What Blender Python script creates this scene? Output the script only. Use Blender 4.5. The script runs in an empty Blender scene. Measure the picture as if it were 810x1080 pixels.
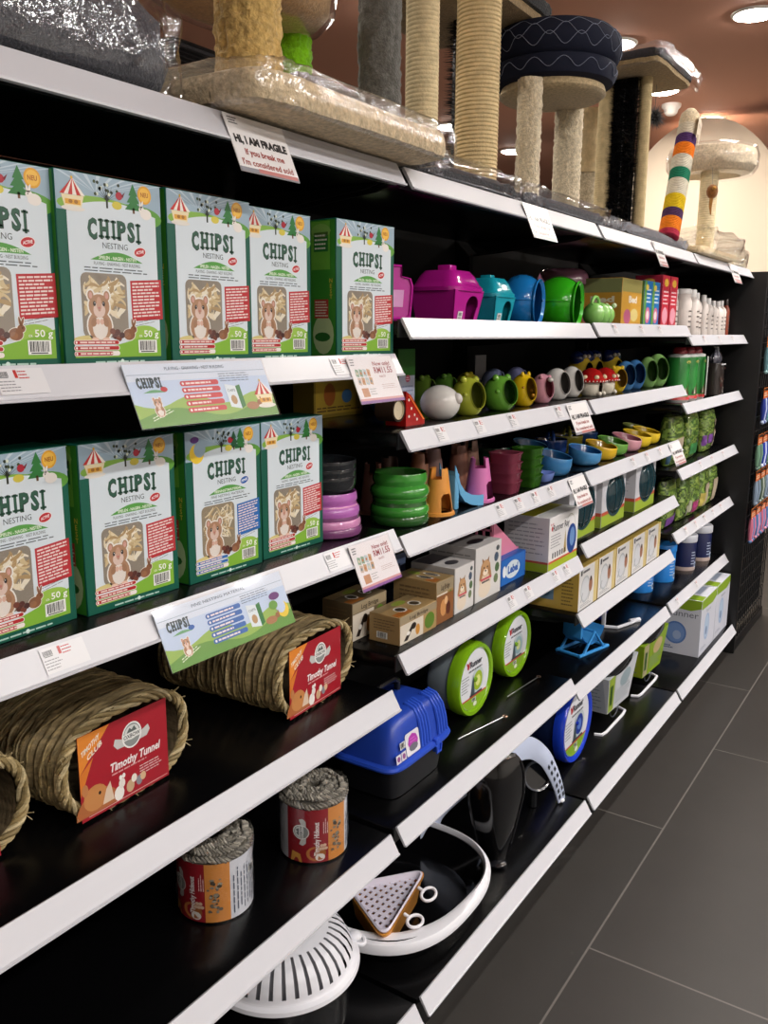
import bpy, bmesh, math, random
from mathutils import Vector, Matrix, noise
random.seed(7)
SC = bpy.context.scene
COL = SC.collection
PI = math.pi

# ------------------------------------------------------------------ colours and materials
def lin(h):
    if isinstance(h, tuple):
        return h
    h = h.lstrip('#')
    out = []
    for i in (0, 2, 4):
        c = int(h[i:i+2], 16) / 255
        out.append(c/12.92 if c <= .04045 else ((c+.055)/1.055)**2.4)
    return (out[0], out[1], out[2], 1.0)

MATS = {}
def material(name, rough=.5, spec=.5, coat=0, metal=0, bump=0, bscale=80, bdetail=3, vary=0, vscale=30, vstretch=(1, 1, 1), sheen=0, kind='solid', alpha=.3):
    m = bpy.data.materials.new(name)
    m.use_nodes = True
    nt = m.node_tree
    N, L = nt.nodes, nt.links
    N.clear()
    out = N.new('ShaderNodeOutputMaterial')
    at = N.new('ShaderNodeAttribute'); at.attribute_name = 'Col'
    tc = N.new('ShaderNodeTexCoord')
    col = at.outputs['Color']
    if vary:
        mp = N.new('ShaderNodeMapping'); mp.inputs['Scale'].default_value = vstretch
        L.new(tc.outputs['Object'], mp.inputs['Vector'])
        nz = N.new('ShaderNodeTexNoise'); nz.inputs['Scale'].default_value = vscale; nz.inputs['Detail'].default_value = 4
        L.new(mp.outputs['Vector'], nz.inputs['Vector'])
        mr = N.new('ShaderNodeMapRange')
        mr.inputs['From Min'].default_value = .3; mr.inputs['From Max'].default_value = .7
        mr.inputs['To Min'].default_value = 1-vary; mr.inputs['To Max'].default_value = 1+vary*.6
        L.new(nz.outputs['Fac'], mr.inputs['Value'])
        vm = N.new('ShaderNodeVectorMath'); vm.operation = 'SCALE'
        L.new(col, vm.inputs[0]); L.new(mr.outputs['Result'], vm.inputs['Scale'])
        col = vm.outputs['Vector']
    nrm = None
    if bump:
        nb = N.new('ShaderNodeTexNoise'); nb.inputs['Scale'].default_value = bscale; nb.inputs['Detail'].default_value = bdetail
        L.new(tc.outputs['Object'], nb.inputs['Vector'])
        bp = N.new('ShaderNodeBump'); bp.inputs['Strength'].default_value = bump; bp.inputs['Distance'].default_value = .004
        L.new(nb.outputs['Fac'], bp.inputs['Height'])
        nrm = bp.outputs['Normal']
    if kind == 'film':
        tr = N.new('ShaderNodeBsdfTransparent')
        gl = N.new('ShaderNodeBsdfGlossy'); gl.inputs['Roughness'].default_value = rough
        gl.inputs['Color'].default_value = (.9, .92, .95, 1)
        if nrm: L.new(nrm, gl.inputs['Normal'])
        fr = N.new('ShaderNodeLayerWeight'); fr.inputs['Blend'].default_value = .5
        if nrm: L.new(nrm, fr.inputs['Normal'])
        pw = N.new('ShaderNodeMath'); pw.operation = 'POWER'; pw.inputs[1].default_value = 4
        L.new(fr.outputs['Facing'], pw.inputs[0])
        ad = N.new('ShaderNodeMath'); ad.operation = 'MULTIPLY_ADD'; ad.inputs[1].default_value = .7; ad.inputs[2].default_value = .04+alpha
        ad.use_clamp = True
        L.new(pw.outputs[0], ad.inputs[0])
        mx = N.new('ShaderNodeMixShader')
        L.new(ad.outputs[0], mx.inputs[0]); L.new(tr.outputs[0], mx.inputs[1]); L.new(gl.outputs[0], mx.inputs[2])
        L.new(mx.outputs[0], out.inputs['Surface'])
    elif kind == 'tint':
        tr = N.new('ShaderNodeBsdfTransparent'); L.new(col, tr.inputs['Color'])
        pb = N.new('ShaderNodeBsdfPrincipled'); L.new(col, pb.inputs['Base Color'])
        pb.inputs['Roughness'].default_value = rough; pb.inputs['Coat Weight'].default_value = .6
        if nrm: L.new(nrm, pb.inputs['Normal'])
        mx = N.new('ShaderNodeMixShader'); mx.inputs[0].default_value = alpha
        L.new(tr.outputs[0], mx.inputs[1]); L.new(pb.outputs[0], mx.inputs[2])
        L.new(mx.outputs[0], out.inputs['Surface'])
    elif kind == 'emit':
        em = N.new('ShaderNodeEmission'); L.new(col, em.inputs['Color']); em.inputs['Strength'].default_value = alpha
        L.new(em.outputs[0], out.inputs['Surface'])
    else:
        pb = N.new('ShaderNodeBsdfPrincipled')
        L.new(col, pb.inputs['Base Color'])
        pb.inputs['Roughness'].default_value = rough
        pb.inputs['Specular IOR Level'].default_value = spec
        pb.inputs['Coat Weight'].default_value = coat
        pb.inputs['Coat Roughness'].default_value = .08
        pb.inputs['Metallic'].default_value = metal
        pb.inputs['Sheen Weight'].default_value = sheen
        if nrm: L.new(nrm, pb.inputs['Normal'])
        L.new(pb.outputs[0], out.inputs['Surface'])
    MATS[name] = m
    return m

material('card', .42, .4)
material('print', .3, .5)
material('gloss', .14, .5, coat=.5)
material('plastic', .34, .5)
material('shelf_black', .24, .3, bump=.04, bscale=300)
material('rail_white', .3, .5)
material('matte', .8, .2)
material('plush', .95, .1, bump=.8, bscale=260, bdetail=4, vary=.28, vscale=140, sheen=.25)
material('fleece', .95, .1, bump=1.0, bscale=150, bdetail=3, vary=.3, vscale=110, sheen=.2)
material('rope', .85, .2, bump=.35, bscale=220, vary=.16, vscale=60)
material('straw', .6, .35, bump=.5, bscale=160, vary=.45, vscale=70, vstretch=(.35, .35, 2.2))
material('hay', .6, .3, bump=.5, bscale=90, vary=.3, vscale=40)
material('fabric', .85, .2, bump=.25, bscale=500)
material('metal', .3, .5, metal=.9)
material('film', .07, kind='film', bump=1.0, bscale=26, bdetail=5, alpha=.05)
material('film_wrinkled', .1, kind='film', bump=.7, bscale=36, bdetail=4, alpha=.03)
material('film_crumpled', .09, kind='film', bump=.8, bscale=34, bdetail=4, alpha=.05)
material('film_flat', .05, kind='film', alpha=.0)
material('clear_tint', .12, kind='tint', alpha=.45)
material('smoke_tint', .1, kind='tint', alpha=.65)
material('lens', kind='emit', alpha=170)

def tile_material():
    m = bpy.data.materials.new('floor_tile'); m.use_nodes = True
    nt = m.node_tree; N, L = nt.nodes, nt.links
    pb = N['Principled BSDF']
    tc = N.new('ShaderNodeTexCoord')
    mp = N.new('ShaderNodeMapping'); mp.inputs['Location'].default_value = (-.555, .25+.667*4, 0)
    L.new(tc.outputs['Object'], mp.inputs['Vector'])
    br = N.new('ShaderNodeTexBrick')
    br.offset = .5; br.inputs['Scale'].default_value = 1
    br.inputs['Brick Width'].default_value = 1.33; br.inputs['Row Height'].default_value = .667
    br.inputs['Mortar Size'].default_value = .0028; br.inputs['Mortar Smooth'].default_value = .1
    br.inputs['Color1'].default_value = lin('332f2c'); br.inputs['Color2'].default_value = lin('302d2a'); br.inputs['Mortar'].default_value = lin('66615c')
    L.new(mp.outputs['Vector'], br.inputs['Vector'])
    nz = N.new('ShaderNodeTexNoise'); nz.inputs['Scale'].default_value = 9; nz.inputs['Detail'].default_value = 6
    L.new(tc.outputs['Object'], nz.inputs['Vector'])
    mr = N.new('ShaderNodeMapRange'); mr.inputs['To Min'].default_value = .86; mr.inputs['To Max'].default_value = 1.12
    L.new(nz.outputs['Fac'], mr.inputs['Value'])
    vm = N.new('ShaderNodeVectorMath'); vm.operation = 'SCALE'
    L.new(br.outputs['Color'], vm.inputs[0]); L.new(mr.outputs['Result'], vm.inputs['Scale'])
    L.new(vm.outputs['Vector'], pb.inputs['Base Color'])
    pb.inputs['Roughness'].default_value = .5
    bp = N.new('ShaderNodeBump'); bp.inputs['Strength'].default_value = .25; bp.inputs['Distance'].default_value = .002; bp.invert = True
    L.new(br.outputs['Fac'], bp.inputs['Height']); L.new(bp.outputs['Normal'], pb.inputs['Normal'])
    return m
MATS['floor_tile'] = tile_material()

# ------------------------------------------------------------------ text outlines
_TX = {}
def text_outline(s, bold=0.0):
    k = (s, bold)
    if k in _TX: return _TX[k]
    cu = bpy.data.curves.new('lettering', 'FONT'); cu.body = s; cu.size = 1
    cu.resolution_u = 2; cu.offset = bold; cu.fill_mode = 'FRONT'
    ob = bpy.data.objects.new('lettering', cu); COL.objects.link(ob)
    dg = bpy.context.evaluated_depsgraph_get()
    me = bpy.data.meshes.new_from_object(ob.evaluated_get(dg))
    vs = [(v.co.x, v.co.y) for v in me.vertices]; fs = [tuple(p.vertices) for p in me.polygons]
    bpy.data.objects.remove(ob); bpy.data.curves.remove(cu); bpy.data.meshes.remove(me)
    if vs:
        x0 = min(v[0] for v in vs); x1 = max(v[0] for v in vs)
        y1 = max(v[1] for v in vs)
        vs = [((x-x0), y) for x, y in vs]
        r = (vs, fs, max(x1-x0, 1e-4), y1)
    else:
        r = ([], [], 1, 1)
    _TX[k] = r
    return r

# ------------------------------------------------------------------ mesh builder
def frame(o, u, v, eps=.00035):
    o, u, v = Vector(o), Vector(u), Vector(v)
    n = u.cross(v).normalized()
    f = lambda a, b, l=0: o + u*a + v*b + n*(l*eps)
    f.n = n; f.ul = u.length; f.vl = v.length
    return f

class MB:
    def __init__(self):
        self.v = []; self.f = []; self.c = []; self.m = []; self.s = []
    def add(self, vs, fs, col, mat='card', smooth=False, M=None):
        b = len(self.v)
        if M is not None: vs = [M @ Vector(p) for p in vs]
        self.v += [tuple(p) for p in vs]
        multi = isinstance(col, list)
        for i, f in enumerate(fs):
            self.f.append([b+k for k in f]); self.c.append(lin(col[i]) if multi else lin(col)); self.m.append(mat); self.s.append(smooth)
        return self
    def box(self, x0, x1, y0, y1, z0, z1, col, mat='card', bevel=0, seg=2, M=None, cols=None):
        if not bevel:
            vs = [(x, y, z) for x in (x0, x1) for y in (y0, y1) for z in (z0, z1)]
            fs = [(0, 1, 3, 2), (4, 6, 7, 5), (0, 4, 5, 1), (2, 3, 7, 6), (0, 2, 6, 4), (1, 5, 7, 3)]  # -x +x -y +y -z +z
            return self.add(vs, fs, cols or col, mat, False, M)
        bm = bmesh.new(); bmesh.ops.create_cube(bm, size=1)
        for v in bm.verts:
            v.co = ((x0+x1)/2+v.co.x*(x1-x0), (y0+y1)/2+v.co.y*(y1-y0), (z0+z1)/2+v.co.z*(z1-z0))
        bmesh.ops.bevel(bm, geom=bm.edges[:], offset=bevel, segments=seg, profile=.5, affect='EDGES')
        bm.verts.index_update()
        vs = [v.co.copy() for v in bm.verts]; fs = [[v.index for v in f.verts] for f in bm.faces]
        bm.free()
        return self.add(vs, fs, col, mat, True, M)
    def lathe(self, prof, col, mat='plastic', n=32, c=(0, 0, 0), M=None, smooth=True, sx=1, sy=1, cols=None, a0=0, a1=2*PI, power=2):
        """profile of (r, z); closed all the way round unless a0/a1 given"""
        full = abs((a1-a0)-2*PI) < 1e-6
        k = n if full else n+1
        vs = []
        for r, z in prof:
            for i in range(k):
                a = a0+(a1-a0)*i/n
                ca, sa = math.cos(a), math.sin(a)
                if power != 2:
                    ca = math.copysign(abs(ca)**(2/power), ca); sa = math.copysign(abs(sa)**(2/power), sa)
                vs.append((c[0]+r*ca*sx, c[1]+r*sa*sy, c[2]+z))
        fs = []; fc = []
        for j in range(len(prof)-1):
            for i in range(n):
                i2 = (i+1) % k
                fs.append((j*k+i, j*k+i2, (j+1)*k+i2, (j+1)*k+i))
                if cols: fc.append(cols[j])
        return self.add(vs, fs, fc if cols else col, mat, smooth, M)
    def tube(self, pts, r, col, mat='plastic', n=8, closed=False, M=None, caps=True):
        pts = [Vector(p) for p in pts]; k = len(pts)
        rr = r if isinstance(r, (list, tuple)) else [r]*k
        vs = []; up = None
        for i, p in enumerate(pts):
            t = (pts[(i+1) % k]-pts[i-1]) if (closed or 0 < i < k-1) else (pts[1]-pts[0] if i == 0 else pts[-1]-pts[-2])
            if t.length < 1e-9: t = Vector((0, 0, 1))
            t.normalize()
            if up is None:
                up = Vector((0, 0, 1)) if abs(t.z) < .9 else Vector((1, 0, 0))
            a = (up - t*up.dot(t)).normalized(); up = a; b = t.cross(a)
            for j in range(n):
                w = 2*PI*j/n
                vs.append(p+(a*math.cos(w)+b*math.sin(w))*rr[i])
        fs = []
        for i in range(k if closed else k-1):
            i2 = (i+1) % k
            for j in range(n):
                j2 = (j+1) % n
                fs.append((i*n+j, i*n+j2, i2*n+j2, i2*n+j))
        if caps and not closed:
            fs.append(tuple(range(n))[::-1]); fs.append(tuple((k-1)*n+j for j in range(n)))
        return self.add(vs, fs, col, mat, True, M)
    def prism(self, poly, fr, d, col, mat='card', smooth=False, side=None):
        """extrude a 2-D polygon by d along the frame normal"""
        n = len(poly); N = fr.n*d
        a = [fr(u, v) for u, v in poly]
        vs = a+[p+N for p in a]
        fs = [tuple(range(n))[::-1], tuple(range(n, 2*n))]
        cs = [col, col]
        for i in range(n):
            j = (i+1) % n
            fs.append((i, j, n+j, n+i)); cs.append(side or col)
        return self.add(vs, fs, cs, mat, smooth)
    def loft(self, rings, col, mat='plastic', cap0=True, cap1=True, smooth=True, M=None, closed=False):
        k = len(rings[0]); vs = [p for r in rings for p in r]; fs = []
        R = len(rings)
        for j in range(R if closed else R-1):
            j2 = (j+1) % R
            for i in range(k):
                i2 = (i+1) % k
                fs.append((j*k+i, j*k+i2, j2*k+i2, j2*k+i))
        if cap0 and not closed: fs.append(tuple(range(k))[::-1])
        if cap1 and not closed: fs.append(tuple((R-1)*k+i for i in range(k)))
        return self.add(vs, fs, col, mat, smooth, M)
    def grid(self, fn, nu, nv, col, mat='plastic', smooth=True, skip=None, M=None, wrap=False, colf=None):
        k = nu if wrap else nu+1
        vs = [fn(i/nu, j/nv) for j in range(nv+1) for i in range(k)]
        fs = []; cs = []
        for j in range(nv):
            for i in range(nu):
                if skip and skip((i+.5)/nu, (j+.5)/nv): continue
                i2 = (i+1) % k
                fs.append((j*k+i, j*k+i2, (j+1)*k+i2, (j+1)*k+i))
                cs.append(colf((i+.5)/nu, (j+.5)/nv) if colf else col)
        return self.add(vs, fs, cs, mat, smooth, M)
    def ball(self, c, r, col, mat='gloss', n=16, sx=1, sy=1, sz=1, M=None):
        k = max(6, n//2)
        prof = [(r*math.sin(PI*i/k)+1e-5, -r*math.cos(PI*i/k)*sz) for i in range(k+1)]
        return self.lathe(prof, col, mat, n, c, M, True, sx, sy)
    # ---- flat print on a surface
    def poly(self, pts, fr, col, layer=1, mat='print'):
        return self.add([fr(u, v, layer) for u, v in pts], [tuple(range(len(pts)))], col, mat)
    def rect(self, u0, u1, v0, v1, fr, col, layer=1, mat='print', sh=0):
        return self.poly([(u0, v0), (u1, v0+sh), (u1, v1+sh), (u0, v1)], fr, col, layer, mat)
    def disc(self, u, v, ru, rv, fr, col, layer=1, n=20, a0=0, a1=2*PI, mat='print', rot=0):
        c, s = math.cos(rot), math.sin(rot)
        pts = []
        full = abs(a1-a0-2*PI) < 1e-6
        for i in range(n if full else n+1):
            a = a0+(a1-a0)*i/n
            x, y = ru*math.cos(a), rv*math.sin(a)
            pts.append((u+x*c-y*s, v+x*s+y*c))
        return self.poly(pts, fr, col, layer, mat)
    def rrect(self, u0, u1, v0, v1, r, fr, col, layer=1, asp=1, mat='print'):
        pts = []
        for cx, cy, a in ((u1-r, v1-r*asp, 0), (u0+r, v1-r*asp, 90), (u0+r, v0+r*asp, 180), (u1-r, v0+r*asp, 270)):
            for i in range(5):
                t = math.radians(a+22.5*i); pts.append((cx+r*math.cos(t), cy+r*asp*math.sin(t)))
        return self.poly(pts, fr, col, layer, mat)
    def text(self, s, fr, u, v, h, col, layer=2, w=None, align='c', bold=.0, mat='print', sh=0, warp=None, slope=0):
        """cap height h in v units; w total width in u units"""
        vs, fs, W, H = text_outline(s, bold)
        if not vs: return self
        k = h/.7
        if w is None: w = W*k*fr.vl/fr.ul
        o = {'c': -w/2, 'l': 0, 'r': -w}[align]
        P = []
        for x, y in vs:
            a = u+o+x/W*w+sh*y*k; b = v+y*k+slope*(o+x/W*w)
            if warp: a, b = warp(a, b)
            P.append(fr(a, b, layer))
        return self.add(P, fs, col, mat)
    def bars(self, fr, u0, u1, v0, v1, n, col, layer=2, duty=.5, jag=.3, sh=0, seed=1):
        """small print too fine to read: ragged ink lines"""
        rd = random.Random(seed)
        st = (v1-v0)/n
        for i in range(n):
            b = v0+st*(i+.5-duty/2)
            x = u0; end = u1-(u1-u0)*jag*rd.random()
            while x < end:
                wd = (u1-u0)*rd.uniform(.08, .22); x2 = min(x+wd, end)
                self.poly([(x, b+sh*(x-u0)), (x2, b+sh*(x2-u0)), (x2, b+st*duty+sh*(x2-u0)), (x, b+st*duty+sh*(x-u0))], fr, col, layer)
                x = x2+(u1-u0)*.025
        return self
    def barcode(self, fr, u0, u1, v0, v1, layer=2, seed=3, bg='f4f4f0'):
        self.rect(u0, u1, v0, v1, fr, bg, layer)
        rd = random.Random(seed); x = u0+(u1-u0)*.08; W = u1-u0
        while x < u1-W*.1:
            d = W*rd.choice((.02, .03, .05)); self.rect(x, x+d, v0+(v1-v0)*.2, v1-(v1-v0)*.08, fr, '1a1a1a', layer+1); x += d+W*rd.choice((.02, .03, .04))
        self.rect(u0+W*.12, u1-W*.15, v0+(v1-v0)*.06, v0+(v1-v0)*.14, fr, '333333', layer+1)
        return self
    def build(self, name, parent=None, loc=None):
        me = bpy.data.meshes.new(name)
        me.from_pydata(self.v, [], self.f)
        names = list(dict.fromkeys(self.m))
        for nme in names: me.materials.append(MATS[nme])
        ix = {nme: i for i, nme in enumerate(names)}
        me.polygons.foreach_set('material_index', [ix[q] for q in self.m])
        me.polygons.foreach_set('use_smooth', self.s)
        at = me.color_attributes.new('Col', 'FLOAT_COLOR', 'CORNER')
        buf = []
        for f, c in zip(self.f, self.c): buf += list(c)*len(f)
        at.data.foreach_set('color', buf)
        if any(self.s):
            bm = bmesh.new(); bm.from_mesh(me)
            for e in bm.edges:
                if len(e.link_faces) == 2 and e.calc_face_angle(0) > .75: e.smooth = False
            bm.to_mesh(me); bm.free()
        me.update()
        o = bpy.data.objects.new(name, me); COL.objects.link(o)
        if parent: o.parent = parent
        if loc: o.location = loc
        return o

def tag(o, label, cat, group=None, kind=None):
    o['label'] = label; o['category'] = cat
    if group: o['group'] = group
    if kind: o['kind'] = kind
    return o
def thing(name, label, cat, loc=(0, 0, 0), rz=0, group=None):
    o = bpy.data.objects.new(name, None); COL.objects.link(o)
    o.empty_display_size = .05; o.location = loc; o.rotation_euler = (0, 0, rz)
    return tag(o, label, cat, group)
def structure(o):
    o['kind'] = 'structure'; return o
def dup(root, loc, rz=None, label=None, scale=None):
    r = root.copy(); COL.objects.link(r); r.location = loc
    if rz is not None: r.rotation_euler = (0, 0, rz)
    if label: r['label'] = label
    if scale: r.scale = scale
    for ch in list(root.children):
        c = ch.copy(); COL.objects.link(c); c.parent = r
        for g in ch.children:
            d = g.copy(); COL.objects.link(d); d.parent = c
    return r
def T(x=0, y=0, z=0): return Matrix.Translation((x, y, z))
def RX(a): return Matrix.Rotation(a, 4, 'X')
def RY(a): return Matrix.Rotation(a, 4, 'Y')
def RZ(a): return Matrix.Rotation(a, 4, 'Z')
def superell(cx, cy, a, b, z, n=28, p=4):
    out = []
    for i in range(n):
        t = 2*PI*i/n; c, s = math.cos(t), math.sin(t)
        out.append((cx+a*math.copysign(abs(c)**(2/p), c), cy+b*math.copysign(abs(s)**(2/p), s), z))
    return out
CAMF = 919.517
CAMR = (0.584030, 0.203639, 0.006136)
CAMP = Vector((-1.3974, -0.8966, 1.5593))
def fmm(o, u, v, eps=.00009):
    """print frame in millimetres"""
    return frame(o, Vector(u).normalized()*.001, Vector(v).normalized()*.001, eps)

# ------------------------------------------------------------------ the room
CEIL = 3.2
def room():
    m = MB(); m.box(-5, 16, -6, 9, -.06, 0, '4a4542', 'floor_tile'); structure(m.build('floor'))
    m = MB(); m.box(-5, 16, -6, 9, CEIL, CEIL+.08, 'dda58e', 'matte'); structure(m.build('ceiling'))
    for nme, b, c in (('wall_back', (-5, 16, 9, 9.1, 0, CEIL), '8d6a68'), ('wall_right', (16, 16.1, -6, 9, 0, CEIL), '96705f'),
                      ('wall_front', (-5, 16, -6.1, -6, 0, CEIL), 'c9c4bd'), ('wall_left', (-5.1, -5, -6, 9, 0, CEIL), 'c9c4bd')):
        m = MB(); m.box(*b, c, 'matte'); structure(m.build(nme))
    # cream partition with an arched top beyond the end of the shelves
    m = MB(); fr = frame((6.0, 1.0, 0), (0, -1, 0), (0, 0, 1))
    poly = [(-.69, 0), (.69, 0), (.69, 2.15)]+[(.69*math.cos(a), 2.15+1.02*math.sin(a)) for a in [PI*i/28 for i in range(1, 28)]]+[(-.69, 2.15)]
    m.prism(poly, fr, .14, 'd6c6b2', 'matte')
    tag(m.build('arched_partition'), 'cream partition with rounded arched top behind the far end of the shelves', 'partition')
    # downlights
    proto = None
    spots = [(3.82, .25), (3.91, 1.02), (5.04, 1.08), (6.05, 1.01), (6.97, 1.02), (8.08, 1.01), (6.36, 2.84), (5.2, 2.84), (2.72, 1.80)]
    lab = ['round recessed ceiling downlight nearest the top right corner', 'round ceiling downlight just above the navy cushion bed',
           'bright round downlight below the plastic-wrapped platform corner', 'round ceiling downlight beside the top of the striped post',
           'round ceiling downlight above the fluffy cream cat bed', 'farthest ceiling downlight, right of the fluffy cream cat bed',
           'ceiling downlight between the thick rope post and the navy bed stand', 'ceiling downlight left of the black brush strip',
           'ceiling downlight at the top edge between the cat tree posts']
    extra = [(x, y) for y in (-.85, -2.6, -4.4) for x in (-2.2, -1.1, .0, 1.1, 2.2, 3.3, 4.4) if y < -1 or x > 1.5]+[(-.5, 1.8), (1.1, 1.8), (-.5, 3.6), (1.6, 3.6)]  # unseen downlights, rows continued out of view and added to light shelves and ceiling
    for i, (x, y) in enumerate(spots+extra):
        if proto is None:
            t = thing('ceiling_downlight', lab[0], 'ceiling light', (x, y, CEIL), 0, 'ceiling downlights')
            a = MB(); a.lathe([(.088, -.001), (.105, -.012), (.118, -.006), (.12, 0)], 'f2f0ec', 'plastic', 32); a.build('trim_ring', t)
            a = MB(); a.lathe([(.0005, -.026), (.04, -.025), (.07, -.021), (.084, -.013), (.088, -.005)], 'fff6ea', 'lens', 32); a.build('lens', t)
            proto = t
        else:
            t = dup(proto, (x, y, CEIL), None, lab[i] if i < len(lab) else 'added ceiling downlight outside the picture, for light on the shelves')
        ld = bpy.data.lights.new('downlight_lamp', 'AREA'); ld.shape = 'DISK'; ld.size = .17
        ld.energy = LAMP*(2.3 if y > -.5 else .75 if y > -1 else 2.05); ld.color = (1, .93, .84) if y > -.5 else (.76, .86, 1.0); ld.spread = math.radians(165)
        lo = bpy.data.objects.new('downlight_lamp', ld); COL.objects.link(lo); lo.parent = t; lo.location = (0, 0, -.032)
    # smoke detector
    m = MB(); m.lathe([(.07, 0), (.068, -.02), (.05, -.035), (.046, -.06), (.03, -.075), (.0005, -.078)], 'f4ece6', 'plastic', 24)
    tag(m.build('smoke_detector', None, (5.46, 1.14, CEIL)), 'small white smoke detector on the brown ceiling beside a bright downlight', 'smoke detector')
    # air diffuser
    t = thing('air_vent', 'black square air diffuser with nested slats on ceiling behind beige post', 'air vent', (2.80, 3.45, CEIL))
    m = MB(); m.box(-.36, .36, -.36, .36, -.012, 0, '101012', 'plastic'); m.build('backing', t)
    for k in range(5):
        r = .34-k*.065; m = MB()
        pts = [(-r, -r), (r, -r), (r, r), (-r, r)]
        rings = [[(x*s, y*s, z) for x, y in pts] for s, z in ((1, -.012), (1, -.03), (.95, -.034), (.93, -.02))]
        m.loft(rings, '3a3a40', 'plastic', False, False, False); m.build('slat', t)

# ------------------------------------------------------------------ gondola shelving
BACK = .43
SHELVES = {0: [(1.851, 'top'), (1.517, 'a'), (1.183, 'b'), (.85, 'd'), (.528, 'f')],
           1: [(1.849, 'top'), (1.583, 'a'), (1.371, 'b'), (1.163, 'c'), (.917, 'd'), (.533, 'f')],
           2: [(1.848, 'top'), (1.586, 'a'), (1.369, 'b'), (1.161, 'c'), (.946, 'd'), (.73, 'e'), (.497, 'f')],
           3: [(1.848, 'top'), (1.553, 'a'), (1.296, 'b'), (1.041, 'c'), (.788, 'd'), (.502, 'e')]}
RAIL_LABELS = {(0, 1.517): [.17, .78], (0, 1.183): [.20, .76], (1, 1.371): [.13, .30, .47, .75], (1, 1.163): [.42, .52, .62, .72], (1, .917): [.50, .60, .78, .86],
               (2, 1.586): [.15, .4, .6], (2, 1.161): [.4, .55, .7], (3, 1.553): [.2, .45, .7], (3, 1.041): [.3, .5, .7], (3, .788): [.15, .3, .45, .6, .75], (3, .502): [.1, .4]}
def rail(b, x0, x1):
    """sloping white price channel: section in (y, z), swept along x"""
    sec = [(.001, .001), (-.003, .003), (-.0235, -.0325), (-.0265, -.0335), (-.0265, -.0365), (-.021, -.0375), (.0, -.004)]
    rings = [[(x, y, z) for y, z in sec] for x in (x0, x1)]
    b.loft(rings, 'cbcbd1', 'rail_white', True, True, False)
def gondola(i):
    labs = ['nearest black shelving bay with white price rails holding green nesting boxes', 'second black shelving bay holding colourful small-pet houses and bowls',
            'third black shelving bay holding mushroom houses and wheel boxes', 'farthest black shelving bay holding white bottles and hay bags']
    t = thing('shelving_bay', labs[i], 'shelving', (i-1, 0, 0), 0, 'shelving bays of the gondola')
    m = MB(); m.box(0, 1, BACK, BACK+.02, .0, 1.83, '050506', 'matte')
    fr = frame((0, BACK, 0), (1, 0, 0), (0, 0, 1))
    for z in range(10):
        m.rect(0, 1, .2+z*.165, .203+z*.165, fr, '0a0a0b', 1, 'matte')
    m.build('back_panel', t)
    m = MB()
    m.box(-.012, .012, BACK-.05, BACK, 0, 1.83, '060607', 'matte')
    for k in range(40): m.box(-.003, .003, BACK-.0506, BACK-.05, .1+k*.043, .125+k*.043, '000000', 'matte')
    m.build('upright', t)
    dk = MB(); dk.box(.006, .994, -.062, BACK, .115, .147, '060607', 'shelf_black', .002)
    dk.box(.0, 1, -.03, -.02, 0, .115, '08080a', 'plastic')
    deck = dk.build('base_deck', t)
    if i > 0 or True:
        r = MB(); rail(r, .012, .988); o = r.build('price_rail', deck); o.location = (0, -.065, .15)
    for z, key in SHELVES[i]:
        s = MB()
        s.box(.006, .994, .0015, BACK-.04, z-.028, z-.003, '060607', 'shelf_black', .0015)
        s.box(.006, .994, .0, .004, z-.034, z-.001, '1b1b1d', 'plastic')
        for x in (.012, .982):
            s.prism([(.03, z-.028), (.38, z-.028), (.38, z-.065), (.30, z-.06), (.06, z-.036)], frame((x, 0, 0), (0, 1, 0), (0, 0, 1)), .004, '050506', 'matte')
        so = s.build('shelf', t)
        r = MB(); rail(r, .012, .988)
        o = r.build('price_rail', so); o.location = (0, 0, z)
        for u in RAIL_LABELS.get((i, z), []):
            p = MB(); f = fmm((u, -.0231, -.0297), (1, 0, 0), (0, .0205, .0355)); f2 = f
            W = 62 if i == 0 else 40
            p.rect(0, W, 2, 34, f, 'd8d7da', 1)
            p.barcode(f, 2, 18, 22, 31, 2, int(u*100), 'd8d7da')
            p.bars(f, 2, 28, 5, 20, 4, '8c8c90', 2, .35, .3, 0, int(u*77))
            p.rect(24, 28, 22, 32, f, 'b8302c', 2); p.bars(f, 29, 46 if i == 0 else 38, 20, 32, 3, 'b8302c', 2, .35, .4, 0, int(u*31))
            q = p.build('price_label', so); q.location = (0, 0, z)
    if i == 3:
        e = MB(); e.box(.994, 1.012, -.085, BACK+.02, 0, 1.84, '0c0c0d', 'plastic', .003); e.build('end_panel', t)
    return t

# ------------------------------------------------------------------ shared print motifs (mm)
def tent(m, f, u, v, s, L=4):
    m.poly([(u-.5*s, v+.45*s), (u+.5*s, v+.45*s), (u+.36*s, v), (u-.36*s, v)], f, 'f0e0b8', L)
    m.rect(u-.34*s, u+.34*s, v+.12*s, v+.3*s, f, 'e3a83c', L+1); m.disc(u-.1*s, v+.22*s, .09*s, .07*s, f, 'a8702c', L+2, 10); m.disc(u+.14*s, v+.22*s, .09*s, .07*s, f, 'a8702c', L+2, 10)
    k = 6
    for i in range(k):
        a, b = -.56*s+1.12*s*i/k, -.56*s+1.12*s*(i+1)/k
        m.poly([(u+a, v+.46*s), (u+b, v+.46*s), (u+.02*s, v+1.05*s)], f, ('c8322e', 'f4ece2')[i % 2], L+1)
    m.disc(u, v-.02*s, .52*s, .1*s, f, 'e8e2d8', L+1, 16); m.disc(u, v+1.06*s, .05*s, .06*s, f, 'e0b020', L+2, 8)
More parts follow.
